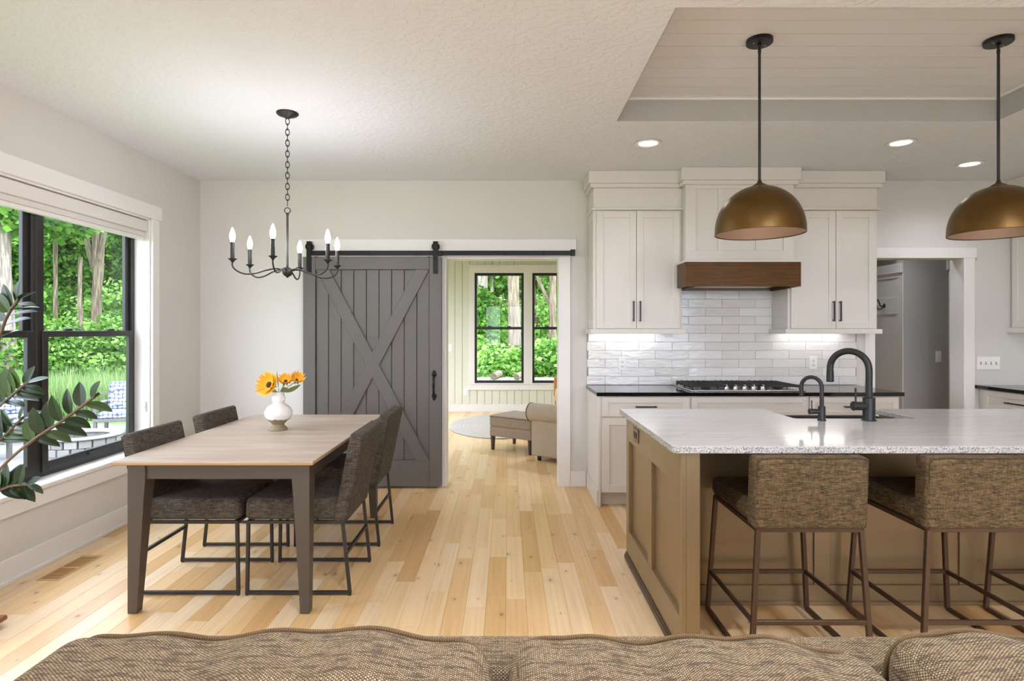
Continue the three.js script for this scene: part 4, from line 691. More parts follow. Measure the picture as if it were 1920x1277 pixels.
  const zx = (zu, zv) => at(470 + zu / 8.517, 680 + zv / 8.517);
  flower('large yellow sunflower at the left of the vase', ...zx(330, 345), d - 0.035, new THREE.Vector3(-0.35, 0.35, 0.85), 0.074, 19, M.petal, 0.35);
  flower('small orange sunflower in the middle of the vase', ...zx(570, 290), d - 0.01, new THREE.Vector3(0.2, 0.75, 0.6), 0.04, 14, M.petalDeep, 0.7);
  flower('half-open yellow sunflower leaning right over the vase', ...zx(735, 275), d, new THREE.Vector3(0.5, 0.7, 0.5), 0.038, 13, M.petal, 1.1);
  const leafy = (label, pts, mat, wid) => { const s = thing('leaf_sprig', label, 'leaf', [x, y + 0.2, d], 'flowers in the vase'), [a, b, e] = pts.map(([zu, zv, o]) => { const [px, py] = zx(zu, zv); return V(px, py, d + o); }); part(s, 'stem', tube([V(x, y + 0.15, d), a], 0.002, 5, 8), M.flowerLeaf); const cv = new THREE.QuadraticBezierCurve3(a, b, e), P3 = []; for (let k = 0; k < 10; k++) { const u0 = k / 10, u1 = (k + 1) / 10, w0 = wid * Math.max(0, Math.sin(Math.PI * u0)) ** 0.8, w1 = wid * Math.max(0, Math.sin(Math.PI * u1)) ** 0.8, p0 = cv.getPoint(u0), p1 = cv.getPoint(u1), sd = new THREE.Vector3(0, 0.55, 0.84); const A = p0.clone().addScaledVector(sd, w0), Bq = p0.clone().addScaledVector(sd, -w0), C = p1.clone().addScaledVector(sd, -w1), D = p1.clone().addScaledVector(sd, w1); for (const q of [A, Bq, C, A, C, D]) P3.push(q.x, q.y, q.z); } const g = new THREE.BufferGeometry(); g.setAttribute('position', new THREE.Float32BufferAttribute(P3, 3)); g.computeVertexNormals(); part(s, 'leaf_blade', uvBox(g), mat); };
  leafy('long pale leaf drooping left under the large sunflower', [[470, 480, 0], [300, 400, -0.03], [120, 450, -0.05]], M.paleLeaf, 0.02);
  leafy('green leaf below the small orange sunflower', [[500, 470, -0.01], [560, 400, -0.03], [640, 420, -0.02]], M.flowerLeaf, 0.03); leafy('green leaf reaching right under the half-open sunflower', [[540, 470, 0], [660, 440, -0.02], [815, 345, -0.01]], M.flowerLeaf, 0.026); leafy('small dark leaf above the large sunflower', [[430, 420, 0.02], [410, 250, 0.02], [400, 140, 0.02]], M.flowerLeaf, 0.014);
}
// ---------------------------------------------------------------- lamps
const downlights = [];
function recessed(x, d, label, power, y = CH) {
  const t = thing('recessed_light', label, 'ceiling light', [x, y - 0.01, d], 'recessed ceiling lights');
  part(t, 'trim_ring', lathe([[0.066, -0.002], [0.075, -0.009], [0.09, -0.008], [0.096, 0.0], [0.066, 0.0]], x, y, d, 40), M.plate);
  part(t, 'lens', lathe([[0, -0.005], [0.067, -0.004], [0.068, -0.001], [0, -0.001]], x, y, d, 32), M.lens, 'glowing lens');
  const L = new THREE.SpotLight('#e9eeff', power * LAMP, 0, 1.25, 0.9, 2); L.position.set(x, y - 0.02, -d); L.target.position.set(x, 0, -d); L.castShadow = true; L.shadow.radius = 3.2; scene.add(L, L.target);
}
recessed(1.006, 4.283, 'recessed light left of the island tray, above the left wall cabinet', 1.8);
recessed(2.811, 4.27, 'recessed light behind the right pendant, nearer the tray', 1.8);
recessed(3.724, 4.816, 'recessed light nearest the mudroom opening', 1.8);
recessed(-1.4, 0.9, 'recessed light above the sofa on the window side, outside the picture', 1.5);
recessed(0.0, 1.5, 'recessed light above the sofa in the middle, outside the picture', 9);
recessed(1.9, 1.2, 'recessed light above the sofa on the kitchen side, outside the picture', 9);
recessed(-1.2, -1.8, 'recessed light in the living room, window side, outside the picture', 7);
recessed(2.4, -1.8, 'recessed light in the living room, kitchen side, outside the picture', 7);
recessed(-1.5, 8.3, 'recessed light in the sitting room, outside the picture', 11);
recessed(1.2, 7.6, 'recessed light over the sitting room armchair, outside the picture', 11);
recessed(3.7, 5.92, 'recessed light in the mudroom, outside the picture', 2.2);
{ // chandelier
  const x = -1.3625, d = 3.695, t = thing('chandelier', 'dark iron six-arm candle chandelier above the dining table', 'chandelier', [x, 1.7, d]);
  part(t, 'ceiling_canopy', lathe([[0, -0.036], [0.012, -0.034], [0.03, -0.022], [0.058, -0.014], [0.066, -0.006], [0.066, 0], [0, 0]], x, CH, d, 40), M.iron);
  const link = (y, odd, h = 0.02, w = 0.011) => { const g = new THREE.TorusGeometry(w, 0.0024, 8, 20); g.scale(1, h / w, 1); if (odd) g.rotateY(Math.PI / 2); g.rotateY(0.35); g.translate(x, y, -d); return g.toNonIndexed(); };
  for (let k = 0; k < 16; k++) part(t, 'chain_link', link(2.688 - k * 0.0335, k % 2), M.iron);
  part(t, 'loop', new THREE.TorusGeometry(0.017, 0.003, 8, 28).rotateY(0.3).translate(x, 2.137, -d).toNonIndexed(), M.iron);
  part(t, 'stem', lathe([[0, 0], [0.006, 0], [0.0075, 0.008], [0.0065, 0.02], [0.0065, 0.32], [0.009, 0.327], [0.009, 0.333], [0.004, 0.338], [0, 0.338]], x, 1.785, d, 20), M.iron);
  part(t, 'hub', lathe([[0, -0.036], [0.008, -0.034], [0.009, -0.028], [0.02, -0.024], [0.029, -0.012], [0.031, 0], [0.029, 0.012], [0.02, 0.024], [0.008, 0.032], [0, 0.032]], x, 1.757, d, 32), M.iron);
  for (let k = 0; k < 6; k++) {
    const a = (84 + 60 * k) * Math.PI / 180, p = (r, y) => new THREE.Vector3(x + r * Math.cos(a), y, -d + r * Math.sin(a)), R = 0.315, cy = 1.805;
    const arm = part(t, 'arm', tube([p(0.015, 1.762), p(0.06, 1.773), p(0.12, 1.762), p(0.19, 1.738), p(0.25, 1.732), p(0.295, 1.75), p(R, 1.775), p(R, cy)], 0.0048, 8, 48), M.iron);
    const c = p(R, cy);
    part(arm, 'candle_cup', lathe([[0, -0.012], [0.006, -0.01], [0.012, 0], [0.024, 0.009], [0.026, 0.012], [0.014, 0.013], [0, 0.013]], c.x, cy, -c.z, 24), M.iron);
    part(arm, 'candle_sleeve', lathe([[0, 0.012], [0.0118, 0.012], [0.0118, 0.108], [0.008, 0.11], [0, 0.11]], c.x, cy, -c.z, 20), M.iron);
    part(arm, 'bulb', lathe([[0, 0.108], [0.009, 0.109], [0.0125, 0.118], [0.0165, 0.137], [0.016, 0.152], [0.011, 0.172], [0.005, 0.19], [0, 0.197]], c.x, cy, -c.z, 20), M.bulb, 'glowing flame-shaped bulb');
    const L = new THREE.PointLight('#f0f0ff', 0.24 * LAMP, 0, 2); L.position.set(c.x, cy + 0.145, c.z); L.castShadow = true; L.shadow.radius = 0.5; scene.add(L);
  }
}
{ // globe lamp of the living room, behind the camera
  const x = 1.3, d = -1.2, t = thing('globe_light', 'white glass globe light hanging in the living room, outside the picture', 'pendant light', [x, 2.1, d]);
  part(t, 'ceiling_canopy', lathe([[0, -0.025], [0.06, -0.025], [0.065, -0.02], [0.065, 0], [0, 0]], x, CH, d, 32), M.black); part(t, 'rod', cyl(V(x, 2.34, d), V(x, CH - 0.02, d), 0.007), M.black);
  part(t, 'globe', sphere(0.14, x, 2.22, d), M.globe, 'glowing white globe');
  const L = new THREE.PointLight('#eceeff', 7 * LAMP, 0, 2); L.position.set(x, 2.22, -d); L.castShadow = true; L.shadow.radius = 6; scene.add(L);
}
function pendant(x, label) {
  const d = 3.063, t = thing('pendant_light', label, 'pendant light', [x, 1.89, d], 'bronze dome pendants over the island');
  part(t, 'ceiling_canopy', lathe([[0, -0.022], [0.062, -0.022], [0.065, -0.019], [0.065, 0], [0, 0]], x, TY, d, 40), M.black);
  for (const s of [-1, 1]) part(t, 'canopy_screw', sphere(0.004, x + s * 0.035, TY - 0.023, d + s * 0.012), M.steel);
  part(t, 'swivel', lathe([[0, -0.07], [0.008, -0.068], [0.008, -0.05], [0.005, -0.046], [0.0075, -0.04], [0.0075, -0.03], [0.012, -0.022], [0, -0.022]], x, TY, d, 20), M.black);
  part(t, 'rod', cyl(V(x, 2.15, d), V(x, TY - 0.065, d), 0.0068), M.black);
  const R = 0.219, H = 0.243, out = [], inn = [];
  for (let k = 0; k <= 26; k++) { const a = Math.PI / 2 * k / 26; out.push([R * Math.sin(a), 1.893 + H * Math.max(0, Math.cos(a)) ** 0.92]); inn.push([(R - 0.004) * Math.sin(a), 1.893 + (H - 0.004) * Math.max(0, Math.cos(a)) ** 0.92]); }
  part(t, 'shade', lathe([...out, [R, 1.889], [R - 0.004, 1.889]], x, 0, d, 64), M.bronze, 'brushed bronze dome shade'); part(t, 'shade_lining', lathe(inn.reverse(), x, 0, d, 64), M.bronzeIn);
  part(t, 'cap', lathe([[0, 0.03], [0.009, 0.03], [0.012, 0.018], [0.03, 0.006], [0.045, -0.003], [0, -0.003]], x, 2.135, d, 28), M.bronze);
  part(t, 'socket', cyl(V(x, 2.06, d), V(x, 2.12, d), 0.02), M.black);
  part(t, 'bulb', sphere(0.03, x, 2.03, d, 1, 1.2, 1), M.bulbDim, 'glowing round bulb');
  const L = new THREE.PointLight('#fff0dc', 0.12 * LAMP, 0, 2); L.position.set(x, 2.03, -d); L.castShadow = true; L.shadow.radius = 1.5; scene.add(L);
}
pendant(1.291, 'bronze dome pendant above the island, left of the two'); pendant(2.516, 'bronze dome pendant cut by the right picture edge');

// ---------------------------------------------------------------- sofa in front of the camera
{
  const a = -0.71, b = 1.82, t = thing('sofa', 'brown and cream woven sofa seen from above its seat', 'sofa', [0.55, 0, 0.5]);
  const back = rbg(b - a, 0.62, 0.14, 5, 0.028); back.translate((a + b) / 2, 0.517, -1.058); { const p = back.attributes.position; for (let i = 0; i < p.count; i++) if (p.getY(i) > 0.77) p.setY(i, p.getY(i) + 0.004 * Math.sin(p.getX(i) * 7) - 0.002); back.computeVertexNormals(); } part(t, 'back_frame', uvBox(back), M.sofa);
  part(t, 'seat_base', RB(a, b, 0.12, 0.33, 0.12, 0.95, 0.02), M.sofa);
  for (const x of [a - 0.17, b]) part(t, 'arm', RB(x, x + 0.17, 0.12, 0.62, 0.1, 1.09, 0.04), M.sofa);
  for (const x of [a - 0.1, b + 0.1]) for (const d of [0.18, 1.02]) part(t, 'leg', cyl(V(x, 0, d), V(x, 0.12, d), 0.018, 0.026), M.darkWood);
  const cushion = (x0, x1, label, lean, drop) => {
    const c = thing('sofa_cushion', label, 'cushion', [(x0 + x1) / 2, 0.5, 0.86], 'loose back cushions on the woven sofa');
    const w = x1 - x0, h = 0.46, dd = 0.2, g = softBox(w, h, dd, 0.055, 36, 24, 14), p = g.attributes.position;
    const warp = (v) => { const u = v.x / (w / 2), y = v.y / (h / 2), top = Math.max(0, y); v.z += Math.sign(v.z) * 0.016 * (1 - u * u) * (1 - y * y); v.y += top * (0.012 * (1 - u * u) + 0.006 * Math.sin(u * 5 + x0 * 9) + 0.004 * Math.sin(u * 13 + 2) - drop * clamp((u + 1) / 2)); v.z += -lean * v.y; return v; };
    const v = new THREE.Vector3(); for (let i = 0; i < p.count; i++) { v.fromBufferAttribute(p, i); warp(v); p.setXYZ(i, v.x, v.y, v.z); }
    uvBox(g); smooth(g); g.translate((x0 + x1) / 2, 0.682, -0.855); const m = part(c, 'cover', g, M.sofa);
    for (const s of [1, -1]) { const pts = [], r = 0.055, q = 0.0125, W = w / 2 - q, H = h / 2 - q, z = s * (dd / 2 - q), P = (x, y) => pts.push(warp(new THREE.Vector3(x, y, z)).add(new THREE.Vector3((x0 + x1) / 2, 0.682, -0.855))); for (const y of [-0.1, 0, 0.1]) P(-W, y); for (let k = 0; k <= 5; k++) { const a = Math.PI / 2 * k / 5; P(-W + r * (1 - Math.cos(a)), H - r * (1 - Math.sin(a))); } for (let k = 1; k < 24; k++) P(lerp(-W + r, W - r, k / 24), H); for (let k = 5; k >= 0; k--) { const a = Math.PI / 2 * k / 5; P(W - r * (1 - Math.cos(a)), H - r * (1 - Math.sin(a))); } for (const y of [0.1, 0, -0.1]) P(W, y); part(m, 'piping', tube(pts, 0.0046, 8, 200), M.sofaPiping); }
  };
  cushion(a + 0.005, -0.02, 'woven back cushion at the left end of the sofa', 0.05, 0); cushion(0.0, 0.575, 'woven back cushion in the middle of the sofa', 0.05, 0.02); cushion(0.59, 1.2, 'woven back cushion at the right picture edge', 0.05, 0); cushion(1.21, 1.81, 'woven back cushion outside the right picture edge', 0.05, 0);
  for (const [x0, x1, l] of [[a + 0.005, 0.55, 'left'], [0.555, 1.81, 'right']]) { const c = thing('seat_cushion', 'woven ' + l + ' seat cushion of the sofa below the picture', 'cushion', [(x0 + x1) / 2, 0.33, 0.45]); part(c, 'cover', RB(x0, x1, 0.331, 0.47, 0.12, 0.73, 0.04, 4), M.sofa); }
}
function smooth(g) { // average normals at shared positions
  const p = g.attributes.position, n = new Map(), key = (i) => Math.round(p.getX(i) * 2e4) + ',' + Math.round(p.getY(i) * 2e4) + ',' + Math.round(p.getZ(i) * 2e4); g.computeVertexNormals(); const q = g.attributes.normal;
  for (let i = 0; i < p.count; i++) { const k = key(i), v = n.get(k) || n.set(k, new THREE.Vector3()).get(k); v.x += q.getX(i); v.y += q.getY(i); v.z += q.getZ(i); }
  for (let i = 0; i < p.count; i++) { const v = n.get(key(i)), l = v.length() || 1; q.setXYZ(i, v.x / l, v.y / l, v.z / l); }
}

// ---------------------------------------------------------------- plant at the window
{
  const bx = -2.56, bd = 2.66, t = thing('potted_plant', 'glossy dark green potted plant leaning in from the left picture edge', 'plant', [bx, 0.045, bd]);
  part(t, 'pot', lathe([[0, 0], [0.105, 0], [0.115, 0.01], [0.15, 0.26], [0.155, 0.28], [0.147, 0.28], [0.14, 0.25], [0, 0.25]], bx, 0.045, bd, 36), M.pot); part(t, 'soil', lathe([[0, 0.262], [0.1, 0.26], [0.141, 0.252]], bx, 0.045, bd, 24), M.soil);
  const s = thing('plant_stand', 'low brown wooden plant stand at the left picture edge', 'plant stand', [bx, 0, bd]);
  part(s, 'board', B(-2.735, -2.375, 0.022, 0.045, 2.48, 2.84, 0.005), M.standWood); for (const x of [-2.72, -2.43]) for (const d of [2.5, 2.79]) part(s, 'foot', B(x, x + 0.03, 0, 0.022, d, d + 0.03, 0.002), M.standWood);
  const Pt = (u, v, d) => V((u - PX) / F * d, EYE - (v - PY) / F * d, d);
  const leafG = (len, wid, curl) => { const nu = 8, P3 = [], q = (k, sd) => { const u = k / nu, w = wid / 2 * Math.pow(Math.max(0, Math.sin(Math.PI * Math.pow(u, 0.8))), 0.75); return [sd * w, u * len, -curl * len * u * u + 0.22 * w * Math.abs(sd)]; }; for (let k = 0; k < nu; k++) for (const sd of [-1, 1]) { const A = q(k, 0), Bq = q(k, sd), C = q(k + 1, sd), D = q(k + 1, 0); for (const v of [A, Bq, C, A, C, D]) P3.push(...v); } const g = new THREE.BufferGeometry(); g.setAttribute('position', new THREE.Float32BufferAttribute(P3, 3)); g.computeVertexNormals(); return g; };
  // pts: picture track of a stem; leaves in pairs along it, up-side broad, low side seen edge on
  const stem = (pts, from, n, len, rollUp, rollDown) => {
    const track = [V(bx + rr(-0.05, 0.05), 0.3, bd + rr(-0.04, 0.04)), ...pts.map(([u, v, d]) => Pt(u, v, d))], c = new THREE.CatmullRomCurve3(track), st = part(t, 'stem', new THREE.TubeGeometry(c, 60, 0.0065, 8).toNonIndexed(), M.zzStem);
    for (let k = 0; k < n; k++) for (const side of [1, -1]) {
      const u = lerp(from, 0.985, (k + (side < 0 ? 0.45 : 0)) / (n - 0.5)); if (u > 1) continue;
      const p = c.getPoint(u), tan = c.getTangent(u), up = new THREE.Vector3(-tan.y, tan.x, 0).normalize().multiplyScalar(side), tip = k === n - 1;
      const L = len * (0.82 + 0.25 * Math.sin(Math.PI * Math.min(1, (k + 1) / n))) * rr(0.9, 1.08), dir = up.clone().multiplyScalar(tip ? 0.45 : 0.85).addScaledVector(tan, tip ? 1 : side > 0 ? 0.35 : 0.75).add(new THREE.Vector3(0, 0, rr(-0.25, 0.35))).normalize();
      const g = leafG(L, L * rr(0.46, 0.54), rr(0.04, 0.16)), face = new THREE.Vector3(side > 0 ? -0.2 : 0.1, side > 0 ? 0.35 : 1, side > 0 ? rollUp : rollDown).add(new THREE.Vector3(rr(-0.3, 0.3), rr(-0.2, 0.2), rr(-0.2, 0.2)));
      const y = dir, z = face.sub(y.clone().multiplyScalar(face.dot(y))).normalize(), xx = new THREE.Vector3().crossVectors(y, z); g.applyMatrix4(new THREE.Matrix4().makeBasis(xx, y, z)); g.translate(p.x, p.y, p.z);
      part(t, 'leaf', uvBox(g), rnd() < 0.3 ? M.zzLeafPale : M.zzLeaf);
    }
  };
  stem([[0, 880, 2.55], [60, 827, 2.52], [120, 787, 2.5], [185, 738, 2.48]], 0.5, 7, 0.118, 1.0, 0.3);
  stem([[-60, 780, 2.6], [-10, 660, 2.6], [14, 592, 2.6], [36, 560, 2.6]], 0.55, 6, 0.122, 0.9, 0.25);
  stem([[-70, 840, 2.7], [-10, 770, 2.72], [22, 742, 2.72], [52, 716, 2.72]], 0.62, 5, 0.115, 0.9, 0.4);
  stem([[-60, 960, 2.75], [-10, 925, 2.8], [20, 912, 2.82], [55, 908, 2.84]], 0.55, 5, 0.105, 0.9, 0.3);
  stem([[-60, 900, 2.9], [-10, 835, 2.92], [14, 812, 2.94], [44, 782, 2.95]], 0.55, 5, 0.115, 0.7, 0.5);
  stem([[-180, 800, 2.6], [-200, 680, 2.6], [-215, 580, 2.58]], 0.5, 5, 0.115, 0.8, 0.4);
}
{ // floor vent
  const x0 = -2.62, x1 = -2.52, d0 = 3.35, d1 = 3.68, t = thing('floor_vent', 'flush wooden floor vent below the window', 'vent', [-2.57, 0, 3.5]);
  part(t, 'frame', [B(x0 - 0.012, x1 + 0.012, 0.0002, 0.004, d0 - 0.02, d0), B(x0 - 0.012, x1 + 0.012, 0.0002, 0.004, d1, d1 + 0.02), B(x0 - 0.012, x0, 0.0002, 0.004, d0, d1), B(x1, x1 + 0.012, 0.0002, 0.004, d0, d1), B(x0, x1, 0.0002, 0.004, 3.50, 3.515)], M.ventWood);
  part(t, 'duct', B(x0, x1, 0.0002, 0.0008, d0, d1, 0), M.ventDark);
  for (let k = 0; k < 17; k++) { const d = lerp(d0, d1, (k + 0.7) / 17); part(t, 'slat', B(x0, x1, 0.0009, 0.0036, d - 0.004, d + 0.004, 0.0005), M.ventWood); }
}

// ---------------------------------------------------------------- sitting room beyond the opening
{
  const tilt = 0.64, R = (t, x, d) => { t.position.set(x, 0, -d); t.rotation.y = -tilt; };
  const L0 = (name, label, cat) => { const g = new THREE.Group(); g.name = numbered(name); tag(g, label, cat); scene.add(g); return g; };
  // armchair faces -x; the near arm shows its outer side. local z towards the camera
  const b3 = (x0, x1, y0, y1, z0, z1, r = 0.02) => { const g = rbg(x1 - x0, y1 - y0, z1 - z0, 3, r); g.translate((x0 + x1) / 2, (y0 + y1) / 2, (z0 + z1) / 2); return uvBox(g); };
  const c = L0('armchair', 'beige roll-arm armchair partly hidden by the door casing', 'armchair');
  part(c, 'base', b3(0.03, 0.92, 0.07, 0.3, -0.86, -0.12), M.linen); part(c, 'seat_cushion', b3(0.0, 0.78, 0.3, 0.44, -0.84, -0.16, 0.04), M.linen); part(c, 'backrest', b3(0.76, 0.98, 0.1, 0.9, -0.84, -0.16, 0.06), M.linen);
  for (const [z0, s] of [[-0.12, 1], [-0.86, -1]]) {
    const a = part(c, 'arm', b3(0.03, 0.95, 0.055, 0.5, z0 - 0.075 - (s < 0 ? 0 : 0), z0 + 0.075, 0.015), M.linen);
    const roll = new THREE.CylinderGeometry(0.098, 0.098, 0.93, 28).rotateZ(Math.PI / 2).translate(0.465, 0.515, z0 + s * 0.03).toNonIndexed(); part(a, 'arm_roll', roll, M.linen);
    part(a, 'scroll_piping', new THREE.TorusGeometry(0.098, 0.005, 6, 32).rotateY(Math.PI / 2).translate(0.0, 0.515, z0 + s * 0.03).toNonIndexed(), M.seam);
  }
  for (const x of [0.1, 0.85]) for (const z of [-0.1, -0.86]) part(c, 'foot', new THREE.CylinderGeometry(0.022, 0.022, 0.06, 16).translate(x, 0.03, z).toNonIndexed(), M.black);
  R(c, 0.2, 6.4);
  const o = L0('ottoman', 'grey-beige upholstered ottoman with tapered dark legs in front of the rug', 'ottoman');
  part(o, 'seat', b3(0, 0.60, 0.27, 0.41, -0.5, 0, 0.03), M.linenGrey); part(o, 'base', b3(0.006, 0.594, 0.165, 0.275, -0.494, -0.006, 0.01), M.linenGrey);
  part(o, 'seam', new THREE.TubeGeometry(new THREE.CatmullRomCurve3([[0.01, 0], [0.59, 0]].map(([x]) => new THREE.Vector3(x, 0.392, 0.0))), 4, 0.003, 6).toNonIndexed(), M.seam);
  for (const x of [0.035, 0.565]) for (const z of [-0.035, -0.46]) { const g = new THREE.CylinderGeometry(0.03, 0.019, 0.17, 4).rotateY(Math.PI / 4).translate(x, 0.085, z).toNonIndexed(); part(o, 'leg', g, M.darkWood); }
  R(o, -0.222, 7.0);
  const r = thing('braided_rug', 'oval grey braided rug beside the ottoman', 'rug', [-0.1, 0, 8.3]);
  for (let k = 0; k < 12; k++) { const f = (k + 0.5) / 12, pts = []; for (let j = 0; j < 64; j++) { const a = j / 64 * 2 * Math.PI; pts.push(V(-0.12 + 0.72 * f * Math.cos(a), 0.006, 8.78 + 1.1 * f * Math.sin(a))); } const g = new THREE.TubeGeometry(new THREE.CatmullRomCurve3(pts, true), 128, 0.046, 6, true); g.translate(0, -0.006, 0); g.scale(1, 0.14, 1); g.translate(0, 0.007, 0); part(r, 'braid_ring', g.toNonIndexed(), M.braid); }
  part(r, 'rug_core', (() => { const g = new THREE.CircleGeometry(1, 48).rotateX(-Math.PI / 2); g.scale(0.72, 1, 1.1); g.translate(-0.12, 0.006, -8.78); return g.toNonIndexed(); })(), M.braid);
  const l = thing('leather_chair', 'tan leather chair with wooden back behind the armchair', 'chair', [1.05, 0, 8.4]);
part(l, 'back_panel', RB(0.665, 1.4, 0.45, 0.73, 8.6, 8.65, 0.012), M.leather); part(l, 'back_cushion', RB(0.675, 1.39, 0.36, 0.58, 8.44, 8.6, 0.06), M.leatherPale); part(l, 'seat', RB(0.68, 1.39, 0.3, 0.44, 8.05, 8.46, 0.05), M.leatherPale);
  for (const x of [0.68, 1.34]) for (const d of [8.1, 8.6]) part(l, 'leg', B(x, x + 0.04, 0, d > 8.5 ? 0.46 : 0.3, d, d + 0.04), M.leather);
}

// ---------------------------------------------------------------- outside
const gy = (x, d) => { const left = sstep(-2.9, -5, x), r = Math.max(d, -x * 1.33); return lerp(-0.15 + 0.9 * sstep(16, 34, d), -0.6 + 1.6 * sstep(17.5, 34, r), left); };
{
  const g = new THREE.PlaneGeometry(120, 110, 120, 110).rotateX(-Math.PI / 2); g.translate(-8, 0, -14); const p = g.attributes.position;
  for (let i = 0; i < p.count; i++) p.setY(i, gy(p.getX(i), -p.getZ(i)) - (p.getX(i) > -3.2 && p.getX(i) < 6.5 && -p.getZ(i) < 10.9 && -p.getZ(i) > -4.8 ? 0.25 : 0)); g.computeVertexNormals(); const uv = g.attributes.uv; for (let i = 0; i < p.count; i++) uv.setXY(i, p.getX(i), p.getZ(i));
  struct('ground', g, M.grass, 'grassy ground outside the windows', 'ground');
  struct('patio', B(-11.4, -3.0, -0.72, -0.575, 2.0, 12.6, 0.01), M.paver, 'pale grey patio outside the large window', 'patio');
  // fire pit
  const fx = -6.95, fd = 9.75, r = 0.5, t = thing('fire_pit', 'round fire pit of grey stone blocks on the patio', 'fire pit', [fx, -0.575, fd]);
  for (let row = 0; row < 2; row++) for (let k = 0; k < 18; k++) { const a = (k + row * 0.5) / 18 * 2 * Math.PI, g2 = cbox(0.166, 0.118, 0.11, 0.008); g2.rotateY(-a + Math.PI / 2); g2.translate(fx + r * Math.cos(a), -0.575 + 0.062 + row * 0.124, -fd + r * Math.sin(a)); part(t, 'block', uvBox(g2), M.stone[Math.floor(rnd() * 3)]); }
  part(t, 'cap_ring', lathe([[r - 0.09, 0], [r + 0.08, 0], [r + 0.085, 0.035], [r - 0.09, 0.035], [r - 0.09, 0]], fx, -0.327, fd, 48), M.stone[2]); part(t, 'ash_bed', lathe([[0, 0.08], [r - 0.05, 0.07]], fx, -0.575, fd, 24), M.castIron);
  const chair = (x, d, turn, label) => {
    const c = new THREE.Group(); c.name = numbered('patio_chair'); tag(c, label, 'chair', 'patio chairs with patterned cushions'); scene.add(c);
    const b3 = (x0, x1, y0, y1, z0, z1, r2 = 0.01) => { const g2 = rbg(x1 - x0, y1 - y0, z1 - z0, 2, r2); g2.translate((x0 + x1) / 2, (y0 + y1) / 2, (z0 + z1) / 2); return uvBox(g2); };
    for (const sx of [-1, 1]) { for (const z of [-0.3, 0.3]) part(c, 'leg', b3(sx * 0.33 - 0.03, sx * 0.33 + 0.03, 0, 0.6, z - 0.03, z + 0.03), M.greyWood); part(c, 'armrest', b3(sx * 0.33 - 0.05, sx * 0.33 + 0.05, 0.6, 0.63, -0.36, 0.38), M.greyWood); }
    part(c, 'seat_frame', b3(-0.33, 0.33, 0.28, 0.34, -0.32, 0.34), M.greyWood); part(c, 'seat_cushion', b3(-0.29, 0.29, 0.34, 0.46, -0.26, 0.34, 0.04), M.pattern);
    const bk = b3(-0.29, 0.29, -0.02, 0.52, -0.06, 0.06, 0.04); bk.rotateX(-0.2); bk.translate(0, 0.47, -0.26); part(c, 'back_cushion', bk, M.pattern); const bf = b3(-0.32, 0.32, 0, 0.56, -0.1, -0.06); bf.rotateX(-0.2); bf.translate(0, 0.4, -0.29); part(c, 'back_frame', bf, M.greyWood);
    c.position.set(x, -0.574, -d); c.rotation.y = turn;
  };
  chair(-7.35, 11.35, 0.3, 'patio chair with blue patterned cushions behind the fire pit'); chair(-8.75, 10.75, 0.9, 'patio chair with blue patterned cushions left of the fire pit'); chair(-8.0, 8.9, 1.6, 'patio chair nearest the window mullion, left of the fire pit');
}
// leaves: a spray of small folded leaves, copied many times
function sprayGeo(n, size, spread) {
  const P3 = []; for (let k = 0; k < n; k++) { const o = new THREE.Vector3(rr(-1, 1), rr(-0.7, 0.7), rr(-1, 1)).multiplyScalar(spread), a = new THREE.Vector3(rr(-1, 1), rr(-0.5, 0.35), rr(-1, 1)).normalize(), b = new THREE.Vector3(rr(-1, 1), rr(-1, 1), rr(-1, 1)).cross(a).normalize(), s = size * rr(0.7, 1.25), q = (u, v) => o.clone().addScaledVector(a, u * s).addScaledVector(b, v * s * 0.36); for (const p of [q(0, 0), q(0.45, 1), q(1, 0), q(0, 0), q(1, 0), q(0.45, -1)]) P3.push(p.x, p.y, p.z); }
  const g = new THREE.BufferGeometry(); g.setAttribute('position', new THREE.Float32BufferAttribute(P3, 3)); g.computeVertexNormals(); return uvBox(g);
}
const spray = [sprayGeo(10, 0.13, 0.17), sprayGeo(10, 0.17, 0.24)], blade = (() => { const P3 = []; for (let k = 0; k < 7; k++) { const a = rr(0, 6.28), x = Math.cos(a), z = Math.sin(a), h = rr(0.35, 0.75), l = rr(0.05, 0.25), w = 0.012; P3.push(-z * w, 0, x * w, z * w, 0, -x * w, x * l, h, z * l); } const g = new THREE.BufferGeometry(); g.setAttribute('position', new THREE.Float32BufferAttribute(P3, 3)); g.computeVertexNormals(); return uvBox(g); })();
const dummy = new THREE.Object3D(), tint = new THREE.Color();
const greens = [[0.10, 0.27, 0.022], [0.155, 0.36, 0.035], [0.07, 0.19, 0.018], [0.24, 0.46, 0.07], [0.36, 0.58, 0.15]];
